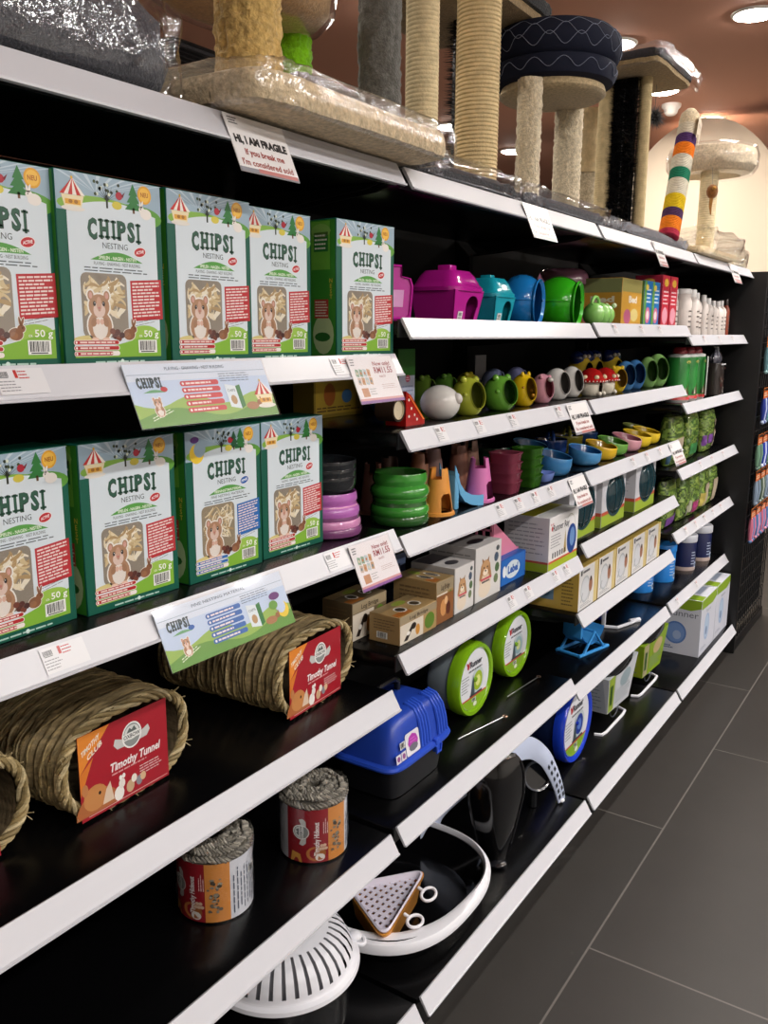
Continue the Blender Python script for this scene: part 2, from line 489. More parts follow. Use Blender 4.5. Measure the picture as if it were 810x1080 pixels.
def fir(m, f, u, v, s, L=4, col='2f7a3a'):
    m.rect(u-.05*s, u+.05*s, v, v+.2*s, f, '6b4a2c', L)
    for i in range(3):
        w = (.42-.1*i)*s; b = v+(.12+.26*i)*s
        m.poly([(u-w, b), (u+w, b), (u, b+.44*s)], f, col, L+i*.2)
def bunny(m, f, u, v, s, L=5, col='efe9e2'):
    m.disc(u, v, .5*s, .36*s, f, col, L, 14); m.disc(u-.36*s, v+.26*s, .26*s, .24*s, f, col, L+.2, 12)
    m.disc(u-.3*s, v+.62*s, .08*s, .26*s, f, col, L+.2, 8, rot=-.25); m.disc(u-.48*s, v+.6*s, .08*s, .26*s, f, col, L+.2, 8, rot=.15)
    m.disc(u-.44*s, v+.3*s, .04*s, .05*s, f, '2a1c18', L+.5, 8)
def hamster(m, f, u, v, s, L=6):
    """sitting hamster cut-out with a white outline, about s mm tall"""
    for g, cl, ll in ((.035*s, 'f5f1ea', L), (0, 'b68a68', L+.4)):
        m.disc(u, v+.28*s, .30*s+g, .31*s+g, f, cl, ll, 22)
        m.disc(u, v+.68*s, .26*s+g, .24*s+g, f, cl, ll+.05, 22)
        for q in (-1, 1): m.disc(u+q*.20*s, v+.89*s, .075*s+g, .1*s+g, f, cl, ll+.1, 12)
    for q in (-1, 1): m.disc(u+q*.20*s, v+.89*s, .045*s, .065*s, f, 'd9a79a', L+.8, 10)
    m.disc(u, v+.24*s, .19*s, .23*s, f, 'efe6de', L+.8, 18)
    m.disc(u, v+.60*s, .15*s, .15*s, f, 'e6ccc0', L+.9, 18); m.disc(u, v+.72*s, .065*s, .15*s, f, 'cfa48c', L+1, 12)
    for q in (-1, 1):
        m.disc(u+q*.115*s, v+.73*s, .036*s, .052*s, f, '1c1210', L+1.2, 10); m.disc(u+q*.105*s, v+.745*s, .01*s, .014*s, f, 'ffffff', L+1.4, 6)
        m.disc(u+q*.15*s, v+.36*s, .07*s, .1*s, f, 'a87c5c', L+1, 10, rot=q*.4)
        m.disc(u+q*.05*s, v+.37*s, .05*s, .06*s, f, 'e2b8a4', L+1.2, 10)
    m.disc(u, v+.645*s, .032*s, .024*s, f, 'c77a74', L+1.3, 8); m.rect(u-.004*s, u+.004*s, v+.58*s, v+.63*s, f, '7a4a40', L+1.3)
    for q in (-1, 1): m.disc(u+q*.14*s, v+.02*s, .09*s, .035*s, f, 'e6c2ae', L+1.2, 10)
def rabbit_brown(m, f, u, v, s, L=8):
    for g, cl, ll in ((.03*s, 'f3eee6', L), (0, '8a5c40', L+.3)):
        m.disc(u, v+.26*s, .36*s+g, .27*s+g, f, cl, ll, 16); m.disc(u+.28*s, v+.5*s, .2*s+g, .17*s+g, f, cl, ll+.1, 14)
        m.disc(u+.22*s, v+.82*s, .055*s+g, .2*s+g, f, cl, ll+.1, 10, rot=.15); m.disc(u+.36*s, v+.8*s, .055*s+g, .2*s+g, f, cl, ll+.1, 10, rot=-.3)
    m.disc(u+.34*s, v+.53*s, .03*s, .035*s, f, '140c0a', L+.8, 8); m.disc(u-.1*s, v+.2*s, .2*s, .16*s, f, '9c6c4c', L+.6, 12)
def logo_slab(m, f, u, v, h, w, col, L, arch=0):
    """slab-serif word mark, letters swelling along an arch"""
    word = 'CHIPSI'; adv = [1.0, 1.22, .58, 1.0, .86, .58]; tot = sum(adv); x = u-w/2
    for ch, a in zip(word, adv):
        cw = w*a/tot; cx = x+cw/2; k = (cx-u)/(w/2)
        base = v-arch*k*k; hh = h*(1+.12*abs(k))
        for (dx, dl, c2, bo) in ((.7, 0, '1c2c26', .055), (0, 1, col, .04)):
            m.text(ch, f, cx+dx, base-dx*.6, hh, c2, L+dl, w=cw*(.36 if ch == 'I' else .66 if ch == 'H' else .84), bold=bo)
            if ch in 'HIP':
                st = [cx] if ch == 'I' else [cx-cw*.24, cx+cw*.24] if ch == 'H' else [cx-cw*.30]
                for sx in st:
                    sw = cw*(.44 if ch == 'I' else .20)
                    for yy in ((base, base+hh*.11), (base+hh*.89, base+hh)):
                        if ch == 'P' and yy[0] > base: continue
                        m.rect(sx-sw+dx, sx+sw+dx, yy[0]-dx*.6, yy[1]-dx*.6, f, c2, L+dl)
        x += cw

# ------------------------------------------------------------------ green nesting boxes
BW, BH, BD = .166, .234, .064
def nesting_box(name, label, blue=False, seed=1):
    t = thing(name, label, 'nesting box')
    w, h, d = BW, BH, BD
    m = MB()
    m.box(-w/2, w/2, -d/2, d/2, 0, h, '0f5a48', 'card', .0012, 1)
    f = fmm((-w/2, -d/2-.0002, 0), (1, 0, 0), (0, 0, 1)); Wm, Hm = 166, 234
    # sky scene
    m.rect(1, 165, 188, 233, f, '9db4c4', 1)
    rd = random.Random(seed)
    for k in range(9): m.poly([(60, 212), (2+k*20, 233), (8+k*20, 233)], f, 'c3d2dc', 1.5)
    m.disc(62, 196, 60, 12, f, '86b548', 2, 24); m.disc(120, 190, 46, 15, f, '5f9e3c', 2.3, 24)
    m.poly([(15, 195), (15, 11), (155, 11), (155, 192)]+[(155-140*i/20, 192+12*math.sin(PI*i/20)) for i in range(1, 20)], f, 'd9e3ea', 3)
    m.disc(138, 219, 11.5, 11.5, f, 'e8a62c', 3.2, 20); m.disc(138, 219, 9, 9, f, 'f3c04e', 3.4, 20); m.text('NEU', f, 138, 216.5, 5.5, 'b3641c', 3.6, w=13, bold=.03)
    fir(m, f, 119, 194, 34, 4)
    for k in range(10):
        a = 3.14*k/9; m.poly([(76, 205), (77.5, 205), (77+18*math.cos(a), 211+15*math.sin(a))], f, '1d2416', 4)
    for k in range(16): m.disc(77+rd.uniform(-19, 19), 214+rd.uniform(-3, 14), 2.2, 2.2, f, rd.choice(['24301c', 'dfe6d0', '3c4a28']), 4.4, 7)
    m.rect(75, 78, 196, 212, f, '1d2416', 4.2)
    m.disc(96, 213, 5.5, 5, f, 'b02438', 4.5, 12); m.poly([(100, 214), (106, 219), (102, 211)], f, '7a1a2c', 4.5)
    m.disc(92, 201, 8, 5, f, 'd8c84c', 4.3, 12)
    bunny(m, f, 139, 195, 19, 5)
    if blue:
        m.disc(24, 199, 15, 15, f, 'f0cc3c', 5, 20); m.disc(30, 205, 12, 12, f, '9db4c4', 5.2, 20); m.disc(20, 220, 9, 5, f, '5b2c7c', 5.3, 12)
        fir(m, f, 104, 197, 28, 4.1, '245c3c')
    else:
        tent(m, f, 25, 191, 33, 5)
    # word marks
    logo_slab(m, f, 86, 160.5, 21, 86, '2f5a48', 4, arch=3.2)
    m.text('NESTING', f, 86, 147, 7.2, '3d4a4c', 4, w=40)
    c2 = '2a62b0' if blue else 'c02c34'
    m.disc(126, 146, 10.5, 6.4, f, 'f4f0ee', 4, 20, rot=.2); m.disc(126, 146, 9.5, 5.6, f, c2, 4.3, 20, rot=.2); m.text('FINE' if blue else 'ACTIVE', f, 126, 144.2, 3.8, 'ffffff', 4.6, w=13, bold=.02, slope=.2)
    m.poly([(46, 132)]+[(46+84*i/16, 132+11*math.sin(PI*i/16)) for i in range(17)], f, '58a048', 4)
    m.text('FEINNISTMATERIAL' if blue else 'SPIELEN - NAGEN - NISTEN', f, 89, 133.5, 4, 'eef6e4', 4.4, w=60, bold=.02)
    m.text('FINE NESTING MATERIAL' if blue else 'PLAYING - GNAWING - NEST BUILDING', f, 88, 126, 4, '3a4448', 4, w=74)
    m.bars(f, 36, 138, 117, 124, 2, '5c666c', 4, .4, .1, 0, seed)
    # window to the shavings behind
    u0, u1, v0, v1 = 29, 101, 36, 116
    m.rrect(u0, u1, v0, v1, 9, f, '9a8c74' if blue else '948a7c', 4)
    for k in range(70):
        cx, cy = rd.uniform(u0+8, u1-8), rd.uniform(v0+30, v1-9); a = rd.uniform(0, PI); l = rd.uniform(6, 13) if not blue else rd.uniform(9, 17); q = rd.uniform(1.4, 4.2) if not blue else rd.uniform(.8, 1.8)
        cv = rd.uniform(-5, 5); pts = []
        for s2 in (1, -1):
            for i in range(6):
                tt = (i/5-.5)*2*s2; x = tt*l; y = cv*(1-tt*tt)+s2*q*(1-.5*abs(tt))
                X = cx+x*math.cos(a)-y*math.sin(a); Y = cy+x*math.sin(a)+y*math.cos(a)
                pts.append((min(max(X, u0+3), u1-3), min(max(Y, v0+3), v1-3)))
        m.poly(pts, f, rd.choice(['e8d8b4', 'd9c498', 'efe2c6', 'c9b084', 'b89a6c', 'f3ead6']), 5+k*.03, 'card')
    # landscape, animals, nuts
    m.poly([(15, 11), (155, 11), (155, 46)]+[(155-140*i/14, 46-26*math.sin(PI*i/28)) for i in range(1, 14)]+[(15, 20)], f, '83b63c', 3.6)
    m.disc(128, 40, 26, 12, f, '9cc450', 3.5, 20)
    m.disc(40, 34, 26, 5, f, 'd8c888', 7, 16)
    hamster(m, f, 55, 33, 62, 7)
    rabbit_brown(m, f, 101, 33, 27, 10)
    for k, (a, b) in enumerate(((78, 38), (84, 35), (89, 39), (82, 43), (74, 44))): m.disc(a, b, 4.6, 4, f, ('5c2a22', '7a4030', '48201c')[k % 3], 10+k*.2, 10)
    # info block
    def q4(u, v): return (u, v+(u-108)*.07)
    m.poly([q4(108, 57), q4(161, 57), q4(160, 109), q4(107, 109)], f, '2c6cb8' if blue else 'bb333a', 5)
    for k in range(11):
        v = 104-k*4.2; x = 110; e = 156-rd.random()*12*(k % 3 == 2)
        while x < e:
            x2 = min(x+rd.uniform(4, 11), e); m.poly([q4(x, v), q4(x2, v), q4(x2, v+2.1), q4(x, v+2.1)], f, 'eedcd8', 6); x = x2+1.3
    m.bars(f, 110, 152, 49, 56, 2, '8a8e90', 5, .25, .2, .18, seed+4)
    m.text('50 g', f, 139, 37, 8.5, 'fbfcf6', 6, w=25, bold=.012); m.text('ca.', f, 121, 37, 4, 'fbfcf6', 6, w=6)
    m.barcode(f, 116, 148, 16, 33, 6, seed+9)
    for k in range(3):
        v = 30-k*7; m.rrect(13, 84, v-3, v+3, 3, f, 'f2e9e4', 11); m.rrect(14, 83-(k == 2)*10, v-2.3, v+2.3, 2.3, f, '2c6cb8' if blue else 'b4282c', 11.4)
        m.disc(17, v, 1.6, 1.6, f, 'f2e9e4', 11.8, 8); m.bars(f, 22, 78, v-1.4, v+1.4, 1, 'f2dcd4', 11.8, .7, .2, 0, k+seed)
    m.bars(f, 45, 128, 3.5, 7, 1, 'b8d8cc', 4, .6, .05, 0, 5); m.disc(88, 5.5, 3, 3, f, 'd8ece4', 4.5, 10)
    # green left side
    g = fmm((-w/2-.0002, d/2, 0), (0, -1, 0), (0, 0, 1)); D = 64
    m.rect(6, D-2, 2, 232, g, '3d8c2e', 1); m.rect(8, D-14, 150, 230, g, '6cae3c', 1.4); m.disc(34, 40, 24, 34, g, 'b8cc98', 1.6, 16); m.disc(32, 36, 18, 8, g, '2e6c2c', 2, 12); m.disc(30, 214, 22, 12, g, '88b858', 2, 12)
    for k, (v, n) in enumerate(((196, 4), (84, 6))):
        m.rect(14, 46, v-16, v+16, g, ('2e7a34', 'b23a34')[k], 2); m.bars(g, 16, 45, v-14, v+14, n, 'e6e6d0', 3, .4, .2, 0, k)
    for k, ch in enumerate('NEST'): m.text(ch, g, 52, 128-k*9, 7, 'd6c044', 3, bold=.02)
    m.build('carton', t)
    fm = MB(); fm.rrect(u0, u1, v0, v1, 9, f, 'ffffff', 14, 1, 'film')
    fm.build('window_film', t)
    return t
# ------------------------------------------------------------------ card signs clipped on the rails
def sign_frame(x, z, h=.082):
    """frame in mm from the lower left corner of a sign that hangs from a rail whose top edge is at height z"""
    return fmm((x, -.046, z-.0785), (1, 0, 0), (0, .034, .0785))
def header_sign(x, z, w, label, blue=False):
    t = thing('promotion_sign', label, 'sign', (0, 0, 0), 0, 'wide promotion signs on the rails')
    f = sign_frame(x, z); W = w*1000; H = 85.5
    m = MB(); m.prism([(0, 0), (W, 0), (W, H), (0, H)], f, -.0012, 'dfe6ee', 'print')
    m.rect(0, W, 0, H, f, 'c4d4ec', 1); m.rect(0, W, 62, H, f, 'd8e0ee', 1.2)
    m.poly([(0, 0), (W, 0), (W, 30)]+[(W-W*i/18, 32+7*math.sin(i*.7)) for i in range(19)], f, '9cbc5c', 2)
    m.poly([(0, 0), (W, 0), (W, 22)]+[(W-W*i/18, 16+8*math.sin(i*.5+1)) for i in range(19)], f, '6c9c48', 2.3)
    logo_slab(m, f, 34, 54, 12, 42, '2f4a52', 4, arch=1)
    m.poly([(20, 46)]+[(20+38*i/12, 46+4*math.sin(PI*i/12)) for i in range(13)], f, '6ca878', 4); m.disc(56, 50, 6, 3.5, f, '2a62b0' if blue else 'c02c34', 5, 14)
    m.text('FINE NESTING MATERIAL' if blue else 'PLAYING - GNAWING - NEST BUILDING', f, W*.47, 76, 4.5, '4a6478', 4, w=W*.42)
    m.rect(2, W-2, 70.5, 71.2, f, '8aa0b4', 4)
    c = '3a6cb4' if blue else 'cc4448'
    for k in range(5):
        v = 56-k*9.4; m.rrect(W*.33, W*.33+72, v-3.6, v+3.6, 3.4, f, c, 4); m.disc(W*.33+5, v, 2, 2, f, 'f4f0ee', 5, 8)
        m.bars(f, W*.33+10, W*.33+62, v-1.6, v+1.6, 1, 'f4e4e0', 5, .8, .4, 0, k+3)
    m.bars(f, W*.62, W*.86, 55, 69, 4, '66788c', 4, .3, .3, 0, 8)
    # miniature of the pack, animals, tent
    m.poly([(W*.64, 18), (W*.72, 14), (W*.72, 48), (W*.64, 52)], f, 'dfe8ee', 5); m.poly([(W*.72, 14), (W*.755, 18), (W*.755, 50), (W*.72, 48)], f, '2e7a3c', 5)
    m.disc(W*.68, 28, 6, 7, f, 'b89468', 6, 12); m.text('CHIPSI', f, W*.68, 40, 4, '2f4a52', 6, w=15)
    hamster(m, f, 38, 14, 26, 5)
    m.disc(W*.81, 17, 13, 6, f, 'b07c54', 6, 14); m.disc(W*.87, 21, 5, 4.5, f, 'a06c48', 6.3, 10); m.disc(W*.885, 26, 1.6, 4, f, 'a06c48', 6.4, 8)
    if blue:
        m.disc(W*.93, 27, 13, 13, f, 'efcf44', 6, 18); m.disc(W*.915, 33, 11, 11, f, 'c4d4ec', 6.4, 18); m.disc(W*.89, 51, 12, 6, f, '6a3478', 6.6, 14); m.disc(W*.86, 38, 10, 7, f, '6ca040', 6.5, 12)
    else: tent(m, f, W*.925, 16, 36, 6)
    m.bars(f, 22, 62, 7, 14, 2, 'e8f0d8', 5, .4, .2, .3, 4)
    m.build('card', t)
    h = MB(); h.prism([(-2, -2), (W+2, -2), (W+2, H+3), (-2, H+3)], frame(f(0, 0, 12), (.001, 0, 0), f(0, 1)-f(0, 0)), .001, 'ffffff', 'film_flat')
    h.build('clear_holder', t)
    return t
def price_sign(x, z, w, label, group='price cards on the rails'):
    t = thing('price_sign', label, 'sign', (0, 0, 0), 0, group)
    f = sign_frame(x, z); W = w*1000; H = 85.5
    m = MB(); m.prism([(0, 0), (W, 0), (W, H), (0, H)], f, -.0012, 'ebe6e6', 'print')
    m.rect(0, W, 0, H, f, 'eee8ea', 1); m.rect(0, W, 0, 8, f, '8a5a9c', 2); m.rect(0, W, 5, 9, f, 'd8a0a0', 2.5)
    m.bars(f, 5, 20, 68, 82, 3, '666a70', 3, .4, .3, 0, 2)
    rd = random.Random(5)
    for a in range(4):
        for b in range(2):
            cx, cy = 16+a*11.5, 56-b*15; m.poly([(cx-5, cy-6), (cx+4, cy-8), (cx+6, cy+5), (cx-3, cy+7)], f, rd.choice(['b9c8cc', '7ca0a8', 'd0b8a8', 'c8a078', '88a890']), 3)
            m.disc(cx, cy-1, 2.5, 3, f, rd.choice(['c47848', 'e0d0b8', '6c8890']), 4, 8)
    m.rect(14, 34, 12, 28, f, 'c89470', 3); m.bars(f, 38, 58, 14, 28, 3, 'aaaaaa', 3, .3, .3)
    m.text('Now only!', f, W*.72, 68, 7.5, '9c3c48', 3, w=W*.40, bold=.02); m.text('RM11.55', f, W*.72, 54, 11, '9c3c48', 3, w=W*.42, bold=.02); m.text('each', f, W*.66, 46, 5, '9c3c48', 3, w=W*.14)
    m.bars(f, W*.58, W*.92, 24, 34, 3, 'b08c84', 3, .2, .2)
    m.build('card', t)
    h = MB(); h.prism([(-2, -2), (W+2, -2), (W+2, H+3), (-2, H+3)], frame(f(0, 0, 12), (.001, 0, 0), f(0, 1)-f(0, 0)), .001, 'ffffff', 'film_flat')
    h.build('clear_holder', t)
    return t
def fragile_sign(x, z, w, label):
    f = sign_frame(x, z); W = w*1000; H = 85.5
    m = MB(); m.prism([(0, 0), (W, 0), (W, H), (0, H)], f, -.0012, 'e4e0e0', 'print')
    m.rect(0, W, 0, H, f, 'e9e6e6', 1); m.rect(0, W, 0, 7, f, '8c8c94', 2); m.rect(W*.3, W*.98, 2, 8, f, 'c07874', 3)
    m.bars(f, W*.05, W*.2, 70, 82, 3, '44464c', 2, .5, .3)
    m.text('HI, I AM FRAGILE', f, W*.5, 44, 11, '1c1c20', 3, w=W*.88, bold=.06)
    m.text('If you break me', f, W*.5, 27, 9, '9c3a34', 3, w=W*.66, bold=.03); m.text("I'm considered sold", f, W*.5, 11, 9, '9c4a44', 3, w=W*.86, bold=.03)
    return tag(m.build('notice_card'), label, 'sign', 'fragile notice cards on the rails')

# ------------------------------------------------------------------ cat trees on the top shelf
def rope_post(m, x, y, r, z0, z1, col='d8c49c', pitch=.0085, top=None, n=28):
    """rope wound round a post: ridges are real"""
    top = top or (x, y)
    k = int((z1-z0)/pitch); prof = []
    rings = []
    for i in range(k*3+1):
        tt = i/(k*3); z = z0+(z1-z0)*tt
        rr = r*(1-.045*(1-abs(math.sin(PI*i/3+.35)))) if i % 3 else r*.955
        cx, cy = x+(top[0]-x)*tt, y+(top[1]-y)*tt
        rings.append([(cx+rr*math.cos(2*PI*j/n), cy+rr*math.sin(2*PI*j/n), z+pitch*j/n) for j in range(n)])
    m.loft(rings, col, 'rope', True, True, True)
def fuzzy_post(m, x, y, r, z0, z1, col, mat='plush', amp=.003, fs=90, n=48):
    rows = int((z1-z0)/.006)
    def fn(u, v):
        a = 2*PI*u; z = z0+(z1-z0)*v
        q = noise.noise(Vector((math.cos(a)*r*fs, math.sin(a)*r*fs, z*fs)))
        rr = r+amp*q*2
        return (x+rr*math.cos(a), y+rr*math.sin(a), z)
    m.grid(fn, n, rows, col, mat, wrap=True)
def plush_slab(m, x0, x1, y0, y1, z0, z1, col, mat='plush', r=.014, rag=.0025, fs=70, soft=False):
    """rounded carpet-covered board"""
    cx, cy, a, b = (x0+x1)/2, (y0+y1)/2, (x1-x0)/2, (y1-y0)/2
    prof = [(.0, z0), (.5, z0), (.9, z0), (.985, z0+(z1-z0)*.12), (1, z0+(z1-z0)*.35), (1, z0+(z1-z0)*.7), (.985, z1-(z1-z0)*.08), (.94, z1), (.5, z1), (0.0, z1)]
    if soft: prof = [(.0, z0), (.5, z0), (.86, z0), (.95, z0+(z1-z0)*.1), (1, z0+(z1-z0)*.32), (.985, z0+(z1-z0)*.55), (.95, z0+(z1-z0)*.75), (.88, z1-(z1-z0)*.08), (.7, z1), (0.0, z1)]
    rings = []
    n = 96
    for s, z in prof:
        ring = []
        for i in range(n):
            t = 2*PI*i/n; c, sn = math.cos(t), math.sin(t)
            px = math.copysign(abs(c)**(.2), c); py = math.copysign(abs(sn)**(.2), sn)
            e = (1-s)*min(a, b) if s > .85 else None
            X = cx+px*(a-e if e is not None else a*s); Y = cy+py*(b-e if e is not None else b*s)
            q = noise.noise(Vector((X*fs, Y*fs, z*fs)))*rag
            ring.append((X+px*q, Y+py*q, z+q*.6))
        rings.append(ring)
    m.loft(rings, col, mat, False, False)
def wrap_slab(m, x0, x1, y0, y1, z0, z1, mat='film_wrinkled', amp=.006, fs=24, soft=False):
    """loose clear film that follows the board inside it"""
    cx, cy, a, b, h = (x0+x1)/2, (y0+y1)/2, (x1-x0)/2, (y1-y0)/2, z1-z0
    key = ((.9, 0), (.97, .1), (1, .32), (.99, .55), (.96, .75), (.90, .92), (.74, 1), (.4, 1.01), (0, 1.01)) if soft else ((.94, 0), (.985, .08), (1, .3), (1, .7), (.99, .92), (.95, 1), (.7, 1.02), (.35, 1.02), (0, 1.02))
    prof = []
    for (s0, t0), (s1, t1) in zip(key, key[1:]): prof += [(s0+(s1-s0)*i/3, t0+(t1-t0)*i/3) for i in range(3)]
    rings = []
    for s, t in prof:
        z = z0+h*t; ring = []
        for i in range(120):
            w = 2*PI*i/120; c, sn = math.cos(w), math.sin(w)
            px = math.copysign(abs(c)**.2, c); py = math.copysign(abs(sn)**.2, sn)
            e = (1-s)*min(a, b) if s > .85 else None
            X = cx+px*(a-e if e is not None else a*s); Y = cy+py*(b-e if e is not None else b*s)
            q = abs(noise.noise(Vector((X*fs, Y*fs, z*fs+3))))*amp+abs(noise.noise(Vector((X*fs*3, Y*fs*3, z*fs*3))))*amp*.5
            ring.append((X+px*q, Y+py*q, max(z+q*(1 if t > .5 else 0), z0)))
        rings.append(ring)
    m.loft(rings, 'ffffff', mat, False, False)
def part(parent, name, fn, *a, **k):
    m = MB(); fn(m, *a, **k); return m.build(name, parent)
def bristles(m, P, N, n, L, rd, col='17171a', r=.0011):
    """n stiff bristles from points P() along N()"""
    for _ in range(n):
        p = Vector(P()); d = Vector(N(p)).normalized()
        s = d.orthogonal().normalized(); b = d.cross(s); l = L*rd.uniform(.75, 1.1)
        q = [p+s*r, p-s*r*.5+b*r*.87, p-s*r*.5-b*r*.87]; e = p+d*l
        m.add(q+[e], [(0, 1, 3), (1, 2, 3), (2, 0, 3)], col, 'plastic')

def cat_furniture():
    ZT = 1.8515
    # 1 grey wrapped cushion board
    t = thing('wrapped_cat_board', 'dark grey plush board wrapped in clear plastic at the near end of the top shelf', 'cat furniture', (0, 0, ZT))
    part(t, 'plush_board', plush_slab, -1.10, -.505, .012, .40, .004, .132, '4c4d54', rag=.007, soft=True)
    part(t, 'plastic_wrap', wrap_slab, -1.12, -.492, .004, .41, .001, .142, 'film_crumpled', amp=.014, fs=22, soft=True)
    # 2 big beige tree in front
    t = thing('cat_tree', 'beige fleece cat tree on plastic-wrapped base overhanging the shelf edge', 'cat tree', (0, 0, ZT))
    part(t, 'base_board', plush_slab, -.470, .055, -.088, .30, .006, .052, 'dec8a4', 'fleece', rag=.003, fs=60)
    part(t, 'post', fuzzy_post, -.326, .06, .049, .057, .80, 'c9a868', 'fleece', .0032, 110, 64)
    part(t, 'platform', lambda m: m.lathe([(.001, .80), (.16, .80), (.165, .81), (.16, .84), (.001, .84)], 'cfae7c', 'fleece', 32, (-.326, .06, 0)))
    part(t, 'plastic_wrap', wrap_slab, -.481, .066, -.099, .31, .003, .060, 'film_wrinkled', amp=.007, fs=26)
    # 3 two-post tree behind
    t = thing('cat_tree', 'beige cat tree with round lounge platform and lime green sleeve on one post', 'cat tree', (0, 0, ZT))
    part(t, 'base_box', plush_slab, -.02, .21, .20, .385, .0, .185, '74747a', rag=.004)
    part(t, 'base_board', plush_slab, -.47, -.04, .312, .392, .0, .03, 'b99a68')
    part(t, 'rope_post', rope_post, -.317, .352, .033, .03, .30, 'd2b684')
    part(t, 'rope_post', rope_post, .036, .27, .032, .185, .32, 'd2bc94')
    part(t, 'green_sleeve', fuzzy_post, .036, .27, .0365, .19, .262, '7fc418', 'plush', .003, 120)
    def plat(m): m.lathe([(.001, .262), (.13, .262), (.175, .272), (.20, .295), (.205, .33), (.19, .35), (.001, .345)], 'b08c60', 'plush', 48, (-.118, .265, 0), sx=1.05, sy=.62)
    part(t, 'platform', plat)
    part(t, 'plastic_wrap', lambda m: m.lathe([(.001, .256), (.135, .256), (.182, .266), (.209, .292), (.214, .334), (.2, .36)], 'ffffff', 'film_wrinkled', 48, (-.118, .265, 0), sx=1.06, sy=.64))
    # 4 tree with grey and rope posts
    t = thing('cat_tree', 'cat tree with grey plush post and two thick rope posts on grey base', 'cat tree', (0, 0, ZT))
    part(t, 'base_board', plush_slab, .075, .53, .006, .38, .002, .034, '3e3f44', rag=.009)
    part(t, 'plush_post', fuzzy_post, .160, .15, .042, .03, .80, '6c6b66', 'plush', .003, 70)
    part(t, 'rope_post', rope_post, .274, .12, .035, .03, .80, 'dfcca2')
    part(t, 'rope_post', rope_post, .440, .078, .049, .03, .80, 'd9c294')
    part(t, 'platform', plush_slab, .44, .80, .07, .40, .445, .475, '9c8460', rag=.003)
    part(t, 'platform_trim', plush_slab, .43, .81, .06, .41, .462, .50, '1e2024', rag=.007)
    rd = random.Random(4)
    def brush(m):
        m.tube([(.62, .23, .004), (.62, .23, .445)], .012, '1c1c1e', 'plastic', 8)
        bristles(m, lambda: (.62, .23, rd.uniform(.01, .44)), lambda p: (math.cos(b := rd.uniform(0, 2*PI)), math.sin(b), 0), 1300, .036, rd, r=.0015)
    part(t, 'brush_post', brush)
    part(t, 'hanging_pompom', lambda m: (m.ball((.585, .20, .20), .02, '1a1a1c', 'plush', 14), bristles(m, lambda: (.585, .20, .20), lambda p: (rd.gauss(0, 1), rd.gauss(0, 1), rd.gauss(0, 1)), 220, .03, rd)))
    part(t, 'plastic_wrap', wrap_slab, .068, .545, -.006, .388, .001, .046, 'film_crumpled', amp=.014, fs=34)
    # 5 navy bed on two posts
    t = thing('cat_bed_stand', 'navy quilted round cat bed raised on two cream plush posts', 'cat bed', (0, 0, ZT))
    part(t, 'base_board', plush_slab, .555, 1.12, .008, .36, .002, .032, '5c5c62', rag=.009)
    part(t, 'post', fuzzy_post, .665, .055, .029, .03, .30, 'dccdb0', 'plush', .0022, 120)
    part(t, 'post', fuzzy_post, .985, .085, .037, .03, .30, 'dccdb0', 'plush', .0022, 120)
    part(t, 'bed_disc', lambda m: m.lathe([(.001, .292), (.125, .292), (.135, .30), (.13, .316), (.001, .316)], 'c9b38c', 'plush', 48, (.842, .075, 0)))
    def cushion(m):
        prof = [(.128, .315), (.150, .322), (.160, .345), (.156, .362), (.150, .366), (.162, .374), (.170, .40), (.164, .428), (.145, .445), (.122, .435), (.112, .40), (.11, .38), (.001, .375)]
        m.lathe(prof, '1e2234', 'fabric', 56, (.842, .075, 0))
        # stitched wave pattern
        for row, (z0, am, ph) in enumerate(((.343, .011, 0), (.392, .014, .5), (.412, .014, 0), (.432, .008, .5))):
            pts = []
            for i in range(161):
                a = 2*PI*i/160; z = z0+am*math.sin(14*a+ph*2*PI)
                zz = [q[1] for q in prof]; r = .16
                for j in range(8):
                    if zz[j] <= z <= zz[j+1]: r = prof[j][0]+(prof[j+1][0]-prof[j][0])*(z-zz[j])/max(1e-6, zz[j+1]-zz[j]); break
                pts.append((.842+(r+.0008)*math.cos(a), .075+(r+.0008)*math.sin(a), z))
            m.tube(pts[:-1], .0007, '8890a4', 'fabric', 4, True)
    part(t, 'cushion', cushion)
    part(t, 'plastic_wrap', wrap_slab, .545, 1.132, -.004, .368, .001, .044, 'film_crumpled', amp=.014, fs=34)
    # 6 rope barrel
    t = thing('scratching_barrel', 'cream woven scratching barrel standing behind the navy bed stand', 'scratching barrel', (0, 0, ZT))
    def barrel(m):
        m.lathe([(.064, .24), (.066, .40), (.07, .415), (.074, .425), (.07, .44), (.06, .44), (.055, .40)], 'd8c298', 'rope', 36, (1.62, .27, 0))
    part(t, 'basket_bowl', barrel); part(t, 'plush_foot', fuzzy_post, 1.62, .27, .06, 0, .25, 'cfc0a2', 'plush', .002, 80)
    # 7 brush scratcher
    t = thing('scratching_tower', 'tall scratching tower with black brush strip between sisal boards and plastic-wrapped roof', 'scratching post', (0, 0, ZT))
    part(t, 'base_board', plush_slab, 1.145, 2.02, .006, .34, .002, .034, '83838a', rag=.009, fs=110)
    part(t, 'sisal_board', rope_post, 1.40, .135, .024, .03, .47, 'cdb88c', .007)
    part(t, 'sisal_board', rope_post, 1.43, -.002+.026, .020, .03, .47, 'cdb88c', .007)
    rd2 = random.Random(8)
